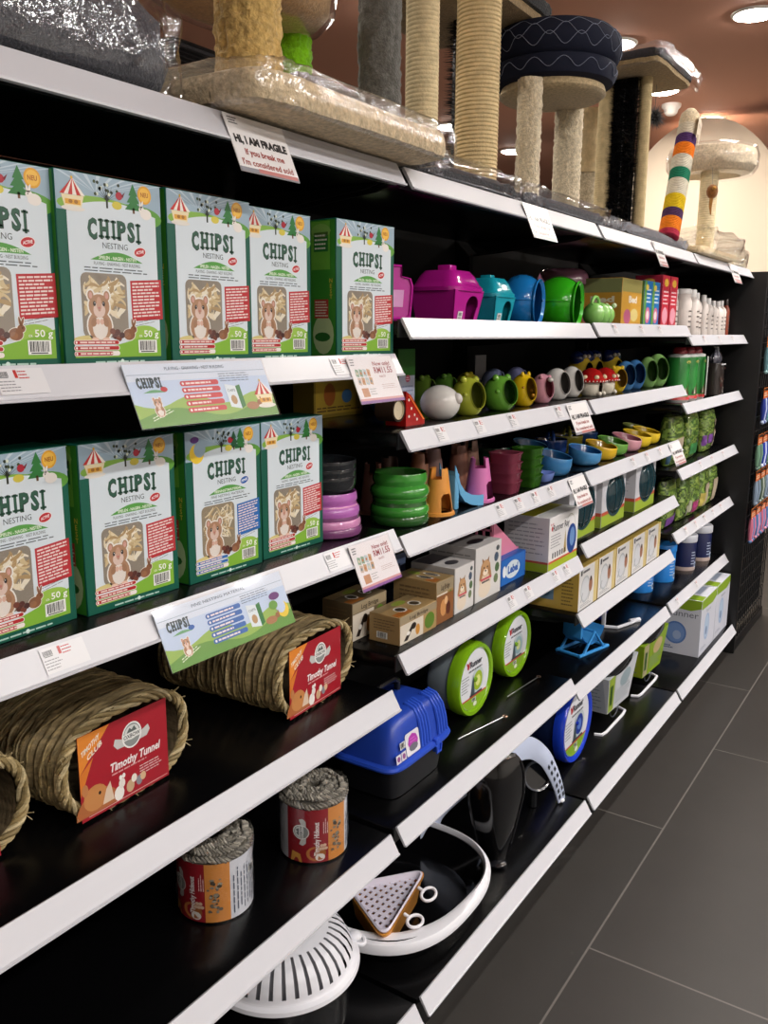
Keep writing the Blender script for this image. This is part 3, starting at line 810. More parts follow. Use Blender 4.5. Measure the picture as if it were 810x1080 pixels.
    def brush2(m):
        m.box(1.405, 1.425, .045, .115, .03, .47, '141416', 'plastic')
        bristles(m, lambda: (1.405, rd2.uniform(.045, .115), rd2.uniform(.035, .465)), lambda p: (-1, (p[1]-.08)*9+rd2.uniform(-.2, .2), rd2.uniform(-.15, .15)), 2400, .030, rd2, r=.0017)
        bristles(m, lambda: (1.41, .05, rd2.uniform(.035, .47)), lambda p: (-.4, -1, rd2.uniform(-.2, .2)), 500, .028, rd2, r=.0014)
        for k in range(60): m.ball((1.3985, .078, .04+k*.0076), .0016, 'b8bac0', 'plastic', 6)
    part(t, 'brush_strip', brush2)
    part(t, 'roof_platform', plush_slab, 1.27, 1.63, -.06, .17, .470, .488, 'b49a70', rag=.003)
    part(t, 'roof_trim', plush_slab, 1.265, 1.635, -.065, .175, .482, .508, '3c3d42', rag=.006)
    part(t, 'plastic_wrap', wrap_slab, 1.255, 1.67, -.08, .18, .462, .516, amp=.008, fs=26)
    def pom(m):
        c = (1.52, .02, .375); m.ball(c, .02, '2a2a2c', 'plush', 14)
        bristles(m, lambda: c, lambda p: (rd2.gauss(0, 1), rd2.gauss(0, 1), rd2.gauss(0, 1)), 520, .042, rd2, '6c6c70', .001)
        m.tube([(c[0], c[1], .40), (c[0], c[1], .472)], .0008, '777777', 'matte', 5)
    part(t, 'hanging_pompom', pom)
    part(t, 'plastic_edge', wrap_slab, 1.13, 2.03, .008, .346, .001, .038, amp=.008, fs=34)
    # 8 striped post
    t = thing('striped_scratching_post', 'leaning scratching post wound with purple, orange, green and yellow bands', 'scratching post', (0, 0, ZT))
    P0, P1 = Vector((1.79, .03, .034)), Vector((2.005, .045, .462)); D = P1-P0
    bands = [('b8324c', 0, .045), ('e8821e', .045, .145), ('4e3258', .145, .215), ('e0c01e', .215, .33), ('d9d2c0', .33, .41), ('d9d2c0', .41, .46), ('1f7a5c', .46, .55), ('d9d2c0', .55, .66), ('e87c1c', .66, .76), ('4a2c60', .76, .84), ('cfc4ae', .84, .93)]
    Mx = Matrix.Translation(P0) @ D.to_track_quat('Z', 'Y').to_matrix().to_4x4(); Ln = D.length
    for cl, a, b in bands:
        m = MB(); k = max(2, int((b-a)*Ln/.0055)); prof = [(.0005, a*Ln)]
        for i in range(k*2+1): prof.append((.036 if i % 2 else .0345, a*Ln+(b-a)*Ln*i/(k*2)))
        prof.append((.0005, b*Ln)); m.lathe(prof, cl, 'rope', 28, M=Mx); m.build('rope_band', t)
    m = MB(); m.lathe([(.034, .93*Ln), (.036, .97*Ln), (.033, 1.03*Ln), (.02, 1.07*Ln), (.0005, 1.08*Ln)], 'd6c4a4', 'plush', 24, M=Mx); m.build('plush_cap', t)
    m = MB(); f = frame(Mx @ Vector((-.039, .028, .80*Ln)), Mx.to_3x3() @ Vector((0, -.056, 0)), Mx.to_3x3() @ Vector((0, 0, .19*Ln)))
    m.prism([(0, 0), (.15, 0), (.25, .25), (.55, .32), (.8, .1), (1, 0), (1, 1), (0, 1)], f, .001, 'd8cab4', 'card'); m.bars(f, .25, .75, .62, .74, 1, '70685c', 5); m.rect(.1, .9, .55, .58, f, 'b8a890', 5)
    m.build('hang_tag', t)
    # 9 cream bed tree
    t = thing('cat_tree', 'cream fluffy round cat bed on single rope post at far end of the top shelf', 'cat tree', (0, 0, ZT))
    part(t, 'base_board', plush_slab, 2.04, 2.60, -.03, .30, .002, .03, 'd8c29c', rag=.004)
    part(t, 'rope_post', rope_post, 2.285, .03, .034, .03, .33, 'd9c9a4')
    def bed(m):
        def fn(u, v):
            prof = [(.01, .325), (.10, .322), (.145, .328), (.162, .348), (.165, .385), (.155, .412), (.14, .417), (.125, .405), (.11, .37), (.01, .355)]
            j = v*9; i = min(int(j), 8); q = j-i
            r = prof[i][0]*(1-q)+prof[i+1][0]*q; z = prof[i][1]*(1-q)+prof[i+1][1]*q; a = 2*PI*u
            e = noise.noise(Vector((math.cos(a)*r*40, math.sin(a)*r*40, z*40)))*.006
            return (2.365+(r+e)*math.cos(a), .045+(r+e)*math.sin(a), z+e*.5)
        m.grid(fn, 72, 36, 'dccbb0', 'plush', wrap=True)
    part(t, 'bed', bed)
    def toy(m):
        m.tube([(2.20, .0, .325), (2.18, -.01, .26)], .0008, '888888', 'matte', 5); m.ball((2.18, -.01, .235), .022, '8a5a2c', 'plush', 12, sz=1.2); m.tube([(2.18, -.01, .22), (2.17, -.01, .18), (2.175, -.012, .15)], [.008, .006, .002], 'a8763c', 'plush', 6)
        m.ball((2.165, -.02, .245), .008, 'b8863c', 'plush', 8)
    part(t, 'hanging_toy', toy)
    part(t, 'plastic_wrap', wrap_slab, 2.10, 2.72, -.035, .31, .001, .09, amp=.022, fs=18)
    part(t, 'bed_wrap', lambda m: m.lathe([(.11, .315), (.155, .320), (.172, .348), (.174, .39), (.162, .42), (.13, .43)], 'ffffff', 'film_wrinkled', 48, (2.365, .045, 0)))
    t = thing('wrapped_cushion', 'flat cream cushion in crumpled clear plastic on the far end of the top shelf', 'cushion', (0, 0, ZT))
    part(t, 'cushion', plush_slab, 2.73, 2.98, .01, .33, .002, .05, 'd9c8a8', rag=.004)
    part(t, 'plastic_wrap', wrap_slab, 2.725, 2.99, .004, .34, .001, .075, amp=.014, fs=22)
# ------------------------------------------------------------------ generic shapes for goods
def printed_box(name, label, cat, loc, w, d, h, col, deco=None, rz=0, group=None, cols=None, mat='card'):
    """carton with printed faces; origin at the middle of its base, front towards -y"""
    m = MB(); m.box(-w/2, w/2, -d/2, d/2, 0, h, col, mat, .001, 1)
    F = fmm((-w/2, -d/2-.0001, 0), (1, 0, 0), (0, 0, 1)); L = fmm((-w/2-.0001, d/2, 0), (0, -1, 0), (0, 0, 1)); U = fmm((-w/2, -d/2, h+.0001), (1, 0, 0), (0, 1, 0))
    if cols:
        e = 1
        for f, c, a, b in ((F, cols[0], w, h), (L, cols[1], d, h), (U, cols[2], w, d)):
            if c: m.rect(e, a*1000-e, e, b*1000-e, f, c, .6)
    if deco: deco(m, F, L, U, w*1000, d*1000, h*1000)
    o = m.build(name, None, loc); o.rotation_euler = (0, 0, rz)
    return tag(o, label, cat, group)
def flat_base(m, i0):
    for i in range(i0, len(m.v)):
        x, y, z = m.v[i]
        if z < 0: m.v[i] = (x, y, 0.0)
def egg(m, rx, ry, rz, open_a, col, inner, lift, mat='gloss', tilt=0, wall=.88, n=36, collar=0):
    """hollow rounded shelter: opening about -y, resting flat at z = 0"""
    i0 = len(m.v)
    M = T(0, 0, lift) @ Matrix.Diagonal((rx, ry, rz, 1)) @ RX(PI/2-tilt)
    k = 14
    outer = [(math.sin(a), math.cos(a)) for a in [PI-(PI-open_a)*i/k for i in range(k+1)]]
    m.lathe([(max(r, 1e-4), z) for r, z in outer], col, mat, n, M=M)
    r1, z1 = outer[-1]
    lip = [(r1, z1), (r1+collar, z1+.05+collar), (r1*.97+collar, z1+.09+collar), (r1*.93, z1+.05)]
    m.lathe(lip, col, mat, n, M=M)
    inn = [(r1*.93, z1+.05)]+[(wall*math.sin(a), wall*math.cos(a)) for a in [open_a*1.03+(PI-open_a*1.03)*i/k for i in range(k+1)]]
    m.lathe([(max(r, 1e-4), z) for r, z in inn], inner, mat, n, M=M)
    flat_base(m, i0)
def extrude_wall(m, poly, o, u, v, th, col, mat='plastic', taper=None):
    i0 = len(m.v); m.prism(poly, frame(o, u, v), -th, col, mat)
    if taper: taper(m, i0)
def twisted_ring(m, path, r, strands, twist, col, mat='straw', n=6, sr=None):
    """braid of strands wound about a closed path"""
    P = [Vector(p) for p in path]; k = len(P); sr = sr or r*.62
    c0 = sum(P, Vector())/k
    for s in range(strands):
        pts = []
        for i, p in enumerate(P):
            t = (P[(i+1) % k]-P[i-1]).normalized(); a = (p-c0); a = (a-t*a.dot(t)).normalized(); b = t.cross(a)
            w = 2*PI*(s/strands+twist*i/k)
            pts.append(p+(a*math.cos(w)+b*math.sin(w))*r*(1+.12*noise.noise(p*90)))
        m.tube(pts, sr, col if isinstance(col, str) else col[s % len(col)], mat, n, True)

# ------------------------------------------------------------------ woven grass tunnels
def maker_badge(m, f, u, v, s, L=5, word='OXBOW'):
    for q in (-1, 1):
        m.poly([(u+q*.35*s, v-.05*s), (u+q*.78*s, v+.12*s), (u+q*.86*s, v-.1*s), (u+q*.7*s, v-.3*s), (u+q*.3*s, v-.32*s)], f, 'c9c9c6', L)
    m.disc(u, v, .46*s, .5*s, f, 'f0efec', L+.3, 24); m.disc(u, v, .40*s, .44*s, f, '8f9492', L+.5, 24); m.disc(u, v+.1*s, .34*s, .28*s, f, 'd7d9d6', L+.7, 20)
    m.poly([(u-.24*s, v+.12*s), (u-.1*s, v+.3*s), (u, v+.2*s), (u+.12*s, v+.32*s), (u+.24*s, v+.12*s)], f, '5c6462', L+.9)
    m.rect(u-.46*s, u+.46*s, v-.14*s, v+.1*s, f, 'e9e9e6', L+1.1); m.text(word, f, u, v-.09*s, .15*s, '3c4442', L+1.4, w=.78*s, bold=.02)
def tunnel(label, loc, rz=0):
    t = thing('woven_grass_tunnel', label, 'pet tunnel', loc, rz, 'woven grass tunnels')
    W, H, LN = .126, .074, .29
    def sec(a, s=1, p=2.5):
        c, sn = math.cos(a), math.sin(a)
        x = W*s*math.copysign(abs(c)**(2/p), c); z = H*s*math.copysign(abs(sn)**(2/p), sn)
        return x, z+H+.008+(-.006 if sn < 0 else 0)
    m = MB(); rd = random.Random(3)
    def fn(u, v):
        a = 2*PI*u; x, z = sec(a); q = .0028*math.sin(58*v*2+math.sin(a*3)*1.4+a*2)+noise.noise(Vector((x*60, v*14, z*60)))*.0025
        nx, nz = math.cos(a), math.sin(a)
        return (x+nx*q, v*LN, max(z+nz*q, .001))
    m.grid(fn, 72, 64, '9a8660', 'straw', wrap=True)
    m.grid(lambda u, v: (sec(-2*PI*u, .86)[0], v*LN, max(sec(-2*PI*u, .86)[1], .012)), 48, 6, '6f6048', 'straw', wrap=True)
    for k in range(150):
        y = rd.uniform(.006, LN-.004); a0 = rd.uniform(0, 2*PI); n = 16; sp = rd.uniform(1.2, 2.6); sk = rd.uniform(-.02, .045)
        pts = []
        for i in range(n):
            a = a0+sp*i/(n-1); x, z = sec(a, 1.015+.02*math.sin(i*.9+k)); pts.append((x, min(max(y+sk*i/(n-1), 0), LN), max(z, .002)))
        m.tube(pts, rd.uniform(.0011, .0022), rd.choice(['b09a6c', '8c7850', 'a48e60', 'c0ac80', '7c6c48']), 'straw', 4)
    m.build('woven_body', t)
    m = MB(); path = [(sec(2*PI*i/110, .95)[0], .0, max(sec(2*PI*i/110, .95)[1], .0075)) for i in range(110)]
    twisted_ring(m, path, .0058, 4, 9, ['b8a478', '9c885c', 'c8b68c', '8a7850'])
    for k in range(26):
        a = rd.uniform(0, 2*PI); x, z = sec(a, 1.0); m.tube([(x, 0, max(z, .004)), (x*1.04, -.008-rd.random()*.008, max(z*1.03+rd.uniform(-.01, .01), .004))], .0008, 'c0ae84', 'straw', 4)
    m.build('braided_rim', t)
    w, h = .172, .134
    m = MB(); f = fmm((-.098, -.0105, .006), (1, -.0, 0), (0, 0, 1))
    m.prism([(0, 0), (w*1000, 0), (w*1000, h*1000), (0, h*1000)], f, -.0012, '96202c', 'print')
    Wm, Hm = w*1000, h*1000
    m.rect(0, Wm, 0, Hm, f, 'a8212e', 1)
    m.poly([(0, Hm-60), (58, Hm), (0, Hm)], f, 'e58a34', 2); m.poly([(0, Hm-60), (0, 40), (26, Hm-40)], f, 'd87a30', 1.8)
    for k, s in enumerate(('TIMOTHY', 'CLUB')): m.text(s, f, 22+k*7, Hm-24-k*10, 8.5, 'f4ead8', 3, w=34-k*6, bold=.03, slope=.55)
    maker_badge(m, f, 100, Hm-34, 42, 4)
    m.text('Timothy Tunnel', f, 104, 56, 13, 'f4ecec', 4, w=100, bold=.03, sh=.18)
    m.bars(f, 58, 128, 49, 52.5, 1, 'd8a0a0', 4, .7, .1, 0, 3)
    m.bars(f, 112, 166, 26, 44, 4, 'e4c8c8', 4, .34, .35, 0, 6)
    m.disc(30, 6, 40, 36, f, 'b0683c', 3, 20, 0, PI); m.disc(26, 30, 22, 20, f, 'c88850', 3.3, 16); m.disc(34, 34, 2.5, 3, f, '201410', 3.6, 8); m.disc(8, 48, 6, 10, f, 'c08050', 3.4, 10); m.poly([(38, 12), (60, 12), (54, 44), (46, 34)], f, 'e0c8b0', 3.8)
    for k, (a, b, r, c) in enumerate(((70, 16, 12, 'f0ece6'), (76, 30, 8, 'e8e2da'), (92, 18, 10, 'c8a884'), (100, 28, 7, 'f0e8dc'), (110, 20, 8, '8c8c94'), (118, 24, 7, 'd8b890'), (74, 40, 4, 'f0ece6'), (80, 41, 4, 'f0ece6'))): m.disc(a, b, r*.8, r, f, c, 3.6+k*.2, 12)
    m.rect(12, Wm-4, 4, 5.2, f, 'e0b8b0', 5)
    m.build('label_card', t)
    return t
# ------------------------------------------------------------------ rolled grass hideouts
def hideout(label, loc, rz, word='Timothy Hideout'):
    t = thing('grass_hideout', label, 'pet hideout', loc, rz, 'rolled grass hideouts')
    R, H = .066, .142
    m = MB(); rd = random.Random(11)
    m.lathe([(.016, .02), (.016, H-.012), (R*.55, H-.008), (R*.95, H-.012), (R*.98, H-.03), (R*.98, .006), (R*.9, 0), (.001, 0)], '6c675c', 'straw', 40)
    for j, rr in enumerate((.022, .034, .046, .058)):
        path = [((rr+.003*math.sin(i*.7+j))*math.cos(2*PI*i/60), (rr+.003*math.sin(i*.5))*math.sin(2*PI*i/60), H-.007+.003*math.sin(i*.37+j*2)) for i in range(60)]
        twisted_ring(m, path, .005, 3, 11+j*3, ['8e887c', '77726a', 'a29c90'], 'straw', 5)
    for j in range(1):
        path = [(R*.985*math.cos(2*PI*i/72), R*.985*math.sin(2*PI*i/72), H-.018-j*.011+.002*math.sin(i*.5)) for i in range(72)]
        twisted_ring(m, path, .0045, 3, 17, ['8e887c', '77726a', '989286'], 'straw', 5)
    m.build('coiled_body', t)
    m = MB(); RL = R+.0022; h = H-.024
    a_s = [-2.9, -1.62, -.95, .35]; cs = ['96202a', 'd48c44', 'd4d6de']
    for (a0, a1), c in zip(zip(a_s, a_s[1:]), cs): m.lathe([(RL, .004), (RL, h)], c, 'print', 18, a0=a0, a1=a1)
    m.lathe([(RL, .004), (RL, h)], 'c8c8cc', 'print', 30, a0=.35, a1=2*PI-2.9)
    def cf(u, v, L=0):
        a = a_s[0]+u*.001/RL; return Vector(((RL+L*.0003)*math.cos(a), (RL+L*.0003)*math.sin(a), .004+v*.001))
    cf.n = Vector((0, -1, 0)); cf.ul = .001; cf.vl = .001
    def rot(u, v): return u, v
    # red sector: badge and word written upwards
    def up(a0, b0):
        g = lambda a, b, L=0: cf(a0-b, b0+a, L)
        g.n = cf.n; g.ul = .001; g.vl = .001; return g
    g = up(46, 0); maker_badge(m, g, 66, 14, 34, 3, 'OXBOW'); m.text(word, up(68, 0), 52, 0, 10, 'f4eeee', 3, w=72, bold=.03)
    for k in range(3): m.bars(up(78+k*4, 0), 62, 96, 0, 1.6, 1, 'e8c8c8', 3, .9, .3, 0, k)
    m.disc(62, 20, 20, 16, cf, 'b4703c', 3, 14); m.disc(70, 12, 10, 8, cf, 'eae4de', 3.4, 12); m.poly([(8, 0), (34, 0), (30, 18), (12, 22)], cf, 'd8a04c', 3)
    for k in range(5): m.disc(70+k*3, 30+(k % 2)*7, 4, 3.5, cf, 'd8b8a0', 3.8, 8)
    # orange sector: hay picture
    rd = random.Random(2)
    for k in range(34): m.disc(104+rd.uniform(-12, 12), 54+rd.uniform(-34, 34), rd.uniform(2, 5), rd.uniform(1.5, 4), cf, rd.choice(['6c6458', '8c8474', 'a49c88', '4c463c']), 3+k*.05, 7)
    # white sector: fine print
    for k in range(8): m.bars(up(142+k*8, 0), 10+k % 3*4, 100, 0, 4, 1, rd.choice(['5c6474', '7c8494', '444c5c']), 3, .6, .2, 0, k)
    m.barcode(cf, 176, 196, 70, 84, 4)
    m.build('printed_sleeve', t)
    m = MB()
    def wf(u, v):
        a = 2*PI*u; q = noise.noise(Vector((math.cos(a)*3, math.sin(a)*3, v*5)))*.003; r = R+.0045+q
        return (r*math.cos(a), r*math.sin(a), max(v*(H-.002), .0005))
    m.grid(wf, 60, 16, 'ffffff', 'film', wrap=True); m.build('shrink_wrap', t)
    return t
# ------------------------------------------------------------------ small plastic houses
def chimney_house(label, loc, w, d, h, col, dark, rz=0):
    t = thing('pet_house', label, 'pet house', loc, rz, 'plastic houses with chimney roofs')
    H = h*.60
    def taper(m, i0):
        for i in range(i0, len(m.v)):
            x, y, z = m.v[i]; k = .80+.20*z/H; m.v[i] = (x*k, y*k, z)
    m = MB(); th = .003
    arch = [(-w/2, 0), (-w*.02, 0), (-w*.06, H*.45)]+[(w*.17-w*.23*math.cos(PI*i/10), H*.5+H*.34*math.sin(PI*i/10)) for i in range(11)]+[(w*.38, H*.45), (w*.33, 0), (w/2, 0), (w/2, H), (-w/2, H)]
    extrude_wall(m, arch, (0, -d/2, 0), (1, 0, 0), (0, 0, 1), th, col, taper=taper)
    for o, u, ww in (((0, d/2, 0), (-1, 0, 0), w), ((-w/2, 0, 0), (0, -1, 0), d), ((w/2, 0, 0), (0, 1, 0), d)):
        extrude_wall(m, [(-ww/2, 0), (ww/2, 0), (ww/2, H), (-ww/2, H)], o, u, (0, 0, 1), th, col, taper=taper)
    m.build('walls', t)
    m = MB(); rings = []
    for s, z in ((1.0, H-.004), (1.09, H-.002), (1.10, H+.006), (1.0, H+.012), (.93, H+.02), (.84, H+.031), (.68, H+.042), (.42, h*.94), (.2, h*.955)):
        rings.append(superell(0, 0, w/2*s, d/2*s, z, 40, 5))
    m.loft(rings, col, 'gloss', True, True); m.build('roof', t)
    m = MB(); m.box(-w*.13, w*.10, -d*.14, d*.14, h*.90, h*1.07, col, 'gloss', .003); m.build('chimney', t)
    m = MB(); f = fmm((-w*.30, -d/2*.83-.0002, .008), (1, 0, 0), (0, -.02, .1)); m.rect(0, 22, 0, 17, f, 'f2f0ee', 2); m.barcode(f, 2, 20, 6, 15, 3); m.bars(f, 3, 18, 1, 5, 1, '555555', 4); m.build('price_sticker', t)
    return t
def dome_house(label, loc, r, h, col, inner, rz):
    t = thing('pet_house', label, 'pet house', loc, rz, 'round plastic dome houses')
    m = MB(); egg(m, r, r, h*.56, math.radians(52), col, inner, h*.46, 'gloss', math.radians(-2), .93, 48, .07); m.build('shell', t)
    m = MB(); k = []
    for i in range(49):
        a = -PI/2+.75+(2*PI-1.5)*i/48; k.append((r*1.012*math.cos(a), r*1.012*math.sin(a), h*.5))
    m.tube(k, .0022, col, 'gloss', 6); m.build('seam_rim', t)
    return t
def mug_creature(label, loc, r, h, col, inner, kind, rz=-.22, group='ceramic shelters in the front row'):
    """glazed ceramic shelter in the shape of a rounded animal"""
    t = thing('ceramic_shelter', label, 'pet shelter', loc, rz, group)
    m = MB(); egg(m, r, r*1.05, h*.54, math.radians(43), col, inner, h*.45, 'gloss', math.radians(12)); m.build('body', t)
    def knob(nm, x, y, z, rr, c=col, sz=1, sx=1):
        q = MB(); q.ball((x, y, z), rr, c, 'gloss', 12, sz=sz, sx=sx); q.build(nm, t)
    if kind == 'bear':
        for q in (-1, 1): knob('ear', q*r*.55, -r*.1, h*.92, r*.22)
        knob('snout', -r*.75, -r*.45, h*.55, r*.18)
    elif kind == 'giraffe':
        for q in (-1, 1): knob('horn', q*r*.4, -r*.2, h*.97, r*.15, col, 1.6)
        for k in range(5): knob('spot', r*.86*math.cos(k*1.1+1.6), r*.88*math.sin(k*1.1+1.6), h*(.35+.12*(k % 3)), r*.16, 'b07a1c', .8)
    elif kind == 'pig':
        knob('nose', -r*.15, -r*.98, h*.80, r*.26, 'd9d5cf', .8)
        for q in (-1, 1): knob('ear', q*r*.6, -r*.3, h*.88, r*.2)
    elif kind == 'frog':
        for q in (-1, 1): knob('eye', q*r*.45, -r*.35, h*.95, r*.2)
    return t
def ball_pig(label, loc, r, h):
    t = thing('ceramic_shelter', label, 'pet shelter', loc, .35, 'ceramic shelters in the front row')
    m = MB(); i0 = 0; m.ball((0, 0, h*.5), r, 'dcd8d2', 'gloss', 36, sy=1.1, sz=h/2/r*1.08); flat_base(m, i0); m.build('body', t)
    m = MB(); m.ball((-.006, -r*.92, h*.64), r*.33, 'cfcac4', 'gloss', 18); m.build('nose', t)
    return t
def mushroom(label, loc, r, h, rz=0):
    t = thing('mushroom_house', label, 'pet house', loc, rz, 'ceramic mushroom houses')
    m = MB(); egg(m, r*.82, r*.82, h*.42, math.radians(34), 'ddd6c4', '3a2c24', h*.30, 'gloss', 0, .9); m.build('stem', t)
    m = MB(); m.lathe([(r*.7, h*.50), (r*1.08, h*.50), (r*1.12, h*.55), (r*.95, h*.70), (r*.6, h*.90), (r*.25, h*.98), (.0005, h)], 'b01c1c', 'gloss', 40); m.build('cap', t)
    for k in range(7):
        a = k*2*PI/7+.3; rr = r*.93; m = MB(); m.ball((rr*math.cos(a), rr*math.sin(a), h*.68), r*.2, 'f0dcb4', 'gloss', 12, sz=.8); m.build('spot', t)
    m = MB()
    for k in range(26):
        a = k*2*PI/26; m.ball((r*1.12*math.cos(a), r*1.12*math.sin(a), h*.54), .0022, 'f4efe4', 'gloss', 6)
    m.build('rim_dots', t)
    for k, (x, c) in enumerate(((-.35, '5a3420'), (.5, '5a3420'))):
        m = MB(); m.ball((x*r, -r*.8, h*.1), r*.16, 'e8e0d0', 'gloss', 10); m.build('foot', t)
    return t
def cone_hut(label, loc, r, h, col, dark, rz, group=None):
    """tapering plastic hut with a notched top and an arched doorway"""
    t = thing('pet_hut', label, 'pet hut', loc, rz, group)
    m = MB()
    def hole(u, v):
        a = (u-.25)*2*PI   # door faces u = .75
        d = abs(((u-.75+.5) % 1)-.5)*2*PI
        return (d < .50 and v < .36+.12*math.sqrt(max(0, 1-(d/.50)**2))) or (v > .78 and (math.sin(u*2*PI*2+.6) > .35))
    def fn(s):
        def g(u, v):
            a = 2*PI*u; rr = (r*(1-.42*v)+(.004 if v < .05 else 0))*s
            return (rr*math.cos(a), rr*math.sin(a)*.9, v*h)
        return g
    m.grid(fn(1), 72, 32, col, 'plastic', skip=hole, wrap=True); m.grid(fn(.93), 72, 32, col, 'plastic', skip=hole, wrap=True)
    m.build('shell', t)
    m = MB(); m.lathe([(r*.98, 0), (r*1.08, 0), (r*1.08, .006), (r*.98, .008)], col, 'plastic', 36, sy=.9); m.build('base_rim', t)
    return t
def bowl(m, r, h, col, inner, ridges=0, mat='gloss', c=(0, 0, 0), sx=1, sy=1, thick=.004):
    prof = [(r*.70, 0), (r*.80, .002), (r*.92, h*.25)]
    if ridges: prof = [(r*.93, 0), (r*1.0, h*.06), (r*1.03, h*.22), (r*1.0, h*.38), (r*.90, h*.50), (r*.90, h*.56), (r*.95, h*.66), (r*.95, h*.78)]
    else: prof += [(r*.98, h*.55), (r*.99, h*.8)]
    k = .92 if ridges else 1
    prof += [(r*k, h*.96), (r*.985*k, h), (r*.94*k, h*.97)]

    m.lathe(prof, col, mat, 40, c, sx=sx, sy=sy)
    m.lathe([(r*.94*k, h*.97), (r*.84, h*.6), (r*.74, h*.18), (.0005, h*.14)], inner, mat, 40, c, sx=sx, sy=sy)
    m.lathe([(.0005, .001), (r*(.93 if ridges else .70), .001)], col, mat, 40, c, sx=sx, sy=sy)
def hay_bag(label, loc, w, d, h, col, patch, rz=0, seed=1, group='bags of green hay'):
    t = thing('hay_bag', label, 'hay bag', loc, rz, group)
    rd = random.Random(seed)
    def pt(u, v, off=0):
        a = 2*PI*u; k = math.sin(PI*min(max(v, 0), 1))**.35 if 0 < v < 1 else 0
        x = (w/2*(.90+.1*k))*math.copysign(abs(math.cos(a))**.6, math.cos(a)); y = (d/2*k+.0015+off)*math.copysign(abs(math.sin(a))**.8, math.sin(a))
        q = noise.noise(Vector((x*40+seed, y*40, v*9)))*.006*k
        return (x+q, y+q, v*h)
    m = MB()
    pal = [col, '86a444', '5c7c30', '9cb454', '4c6a28', '8cac4c']
    m.grid(lambda u, v: pt(u, v*.9+.02), 36, 26, col, 'hay', wrap=True, colf=lambda u, v: pal[int((noise.noise(Vector((u*3.4+seed, v*3.6, seed*3.1)))+1)*9) % 6])
    m.build('hay_filling', t)
    m = MB(); m.grid(lambda u, v: pt(u, v, .0025), 36, 24, 'ffffff', 'film', wrap=True); m.build('clear_pouch', t)
    m = MB()
    for (u0, u1, v0, v1, c) in patch:
        m.grid(lambda a, b: pt(.5+(u0+(u1-u0)*a)*.5, v0+(v1-v0)*b, .004), 8, 6, c, 'print')
    m.build('printed_label', t)
    return t
def bottle(m, r, h, col, cap, capr=.45, caph=.2, shoulder=.8, mat='plastic', n=20, c=(0, 0, 0)):
    hb = h*(1-caph)
    m.lathe([(.0005, 0), (r*.95, 0), (r, .004), (r, hb*shoulder), (r*.85, hb*(shoulder+.5*(1-shoulder))), (r*capr, hb), (.0005, hb)], col, mat, n, c)
    return hb
def exercise_wheel(label, loc, r, depth, rim, drum, deco, group='boxed exercise wheels'):
    """drum wheel lying on its rim, label disc facing the aisle; origin under the front"""
    t = thing('pet_wheel_toy', label, 'exercise wheel', loc, 0, group)
    M = T(0, 0, r) @ RX(PI/2)     # lathe axis z becomes -y
    m = MB(); m.lathe([(.0005, -depth), (r*.86, -depth), (r*.92, -depth+.01), (r*.95, -.03), (r*.93, -.022), (.0005, -.022)], drum, 'plastic', 48, M=M); m.build('drum', t)
    m = MB(); m.lathe([(r*.93, -.034), (r*.995, -.032), (r, -.02), (r*.99, -.004), (r*.95, .003), (r*.86, .002), (r*.80, -.006), (r*.80, -.02)], rim, 'gloss', 56, M=M); m.build('rim', t)
    m = MB(); m.lathe([(.0005, -.004), (r*.84, -.004), (r*.84, -.007), (.0005, -.007)], 'e9ebee', 'print', 48, M=M)
    f = fmm((0, .0045, r), (1, 0, 0), (0, 0, 1)); f2 = frame((0, .0038, r), (.001, 0, 0), (0, 0, .001)); deco(m, f2, r*840); m.build('label_disc', t)
    m = MB(); m.lathe([(.0005, .003), (.006, .003), (.007, -.004)], rim, 'gloss', 12, M=M); m.build('axle_cap', t)
    return t
def wheel_label(accent, hand):
    def deco(m, f, R):
        m.disc(0, 0, R*.985, R*.985, f, 'e6e8ee', 1, 40)
        m.disc(-R*.42, R*.52, R*.08, R*.1, f, 'b82a34', 2, 10); m.disc(-R*.36, R*.62, R*.04, R*.05, f, 'b82a34', 2, 8); m.disc(-R*.5, R*.62, R*.04, R*.05, f, 'b82a34', 2, 8)
        m.text('Runner', f, R*.08, R*.45, R*.2, '2c2c38', 3, w=R*.78, bold=.03)
        m.bars(f, -R*.4, R*.5, R*.28, R*.38, 1, '50545c', 3, .5, .2)
        m.bars(f, -R*.85, -R*.35, -R*.3, R*.26, 6, '7c8288', 3, .3, .3, 0, 5)
        m.disc(R*.2, -R*.08, R*.42, R*.42, f, 'c9d4d8', 2, 24); m.disc(R*.22, -R*.1, R*.30, R*.32, f, accent, 3, 20); m.disc(R*.22, -R*.1, R*.16, R*.18, f, hand, 4, 14)
        m.poly([(-R*.25, -R*.5), (-R*.1, R*.18), (R*.02, -R*.45)], f, '4a5a60', 4); m.rect(-R*.3, R*.5, -R*.52, -R*.46, f, '3c484c', 4)
        pts = [(R*.97*math.cos(a), R*.97*math.sin(a)) for a in [PI*1.2+i*PI*.6/14 for i in range(15)]]
        m.poly(pts, f, '8cb82c', 3); m.poly([(pts[0][0], pts[0][1]), (pts[-1][0], pts[-1][1]), (pts[-1][0], pts[-1][1]+R*.05), (pts[0][0], pts[0][1]+R*.05)], f, 'c0483c', 4)
        m.disc(R*.05, -R*.82, R*.12, R*.08, f, 'e8f0d8', 4, 10); m.barcode(f, -R*.16, R*.1, -R*.72, -R*.6, 4)
    return deco
def put(m, name, label, cat, loc, rz=0, group=None):
    o = m.build(name, None, loc); o.rotation_euler = (0, 0, rz); return tag(o, label, cat, group)

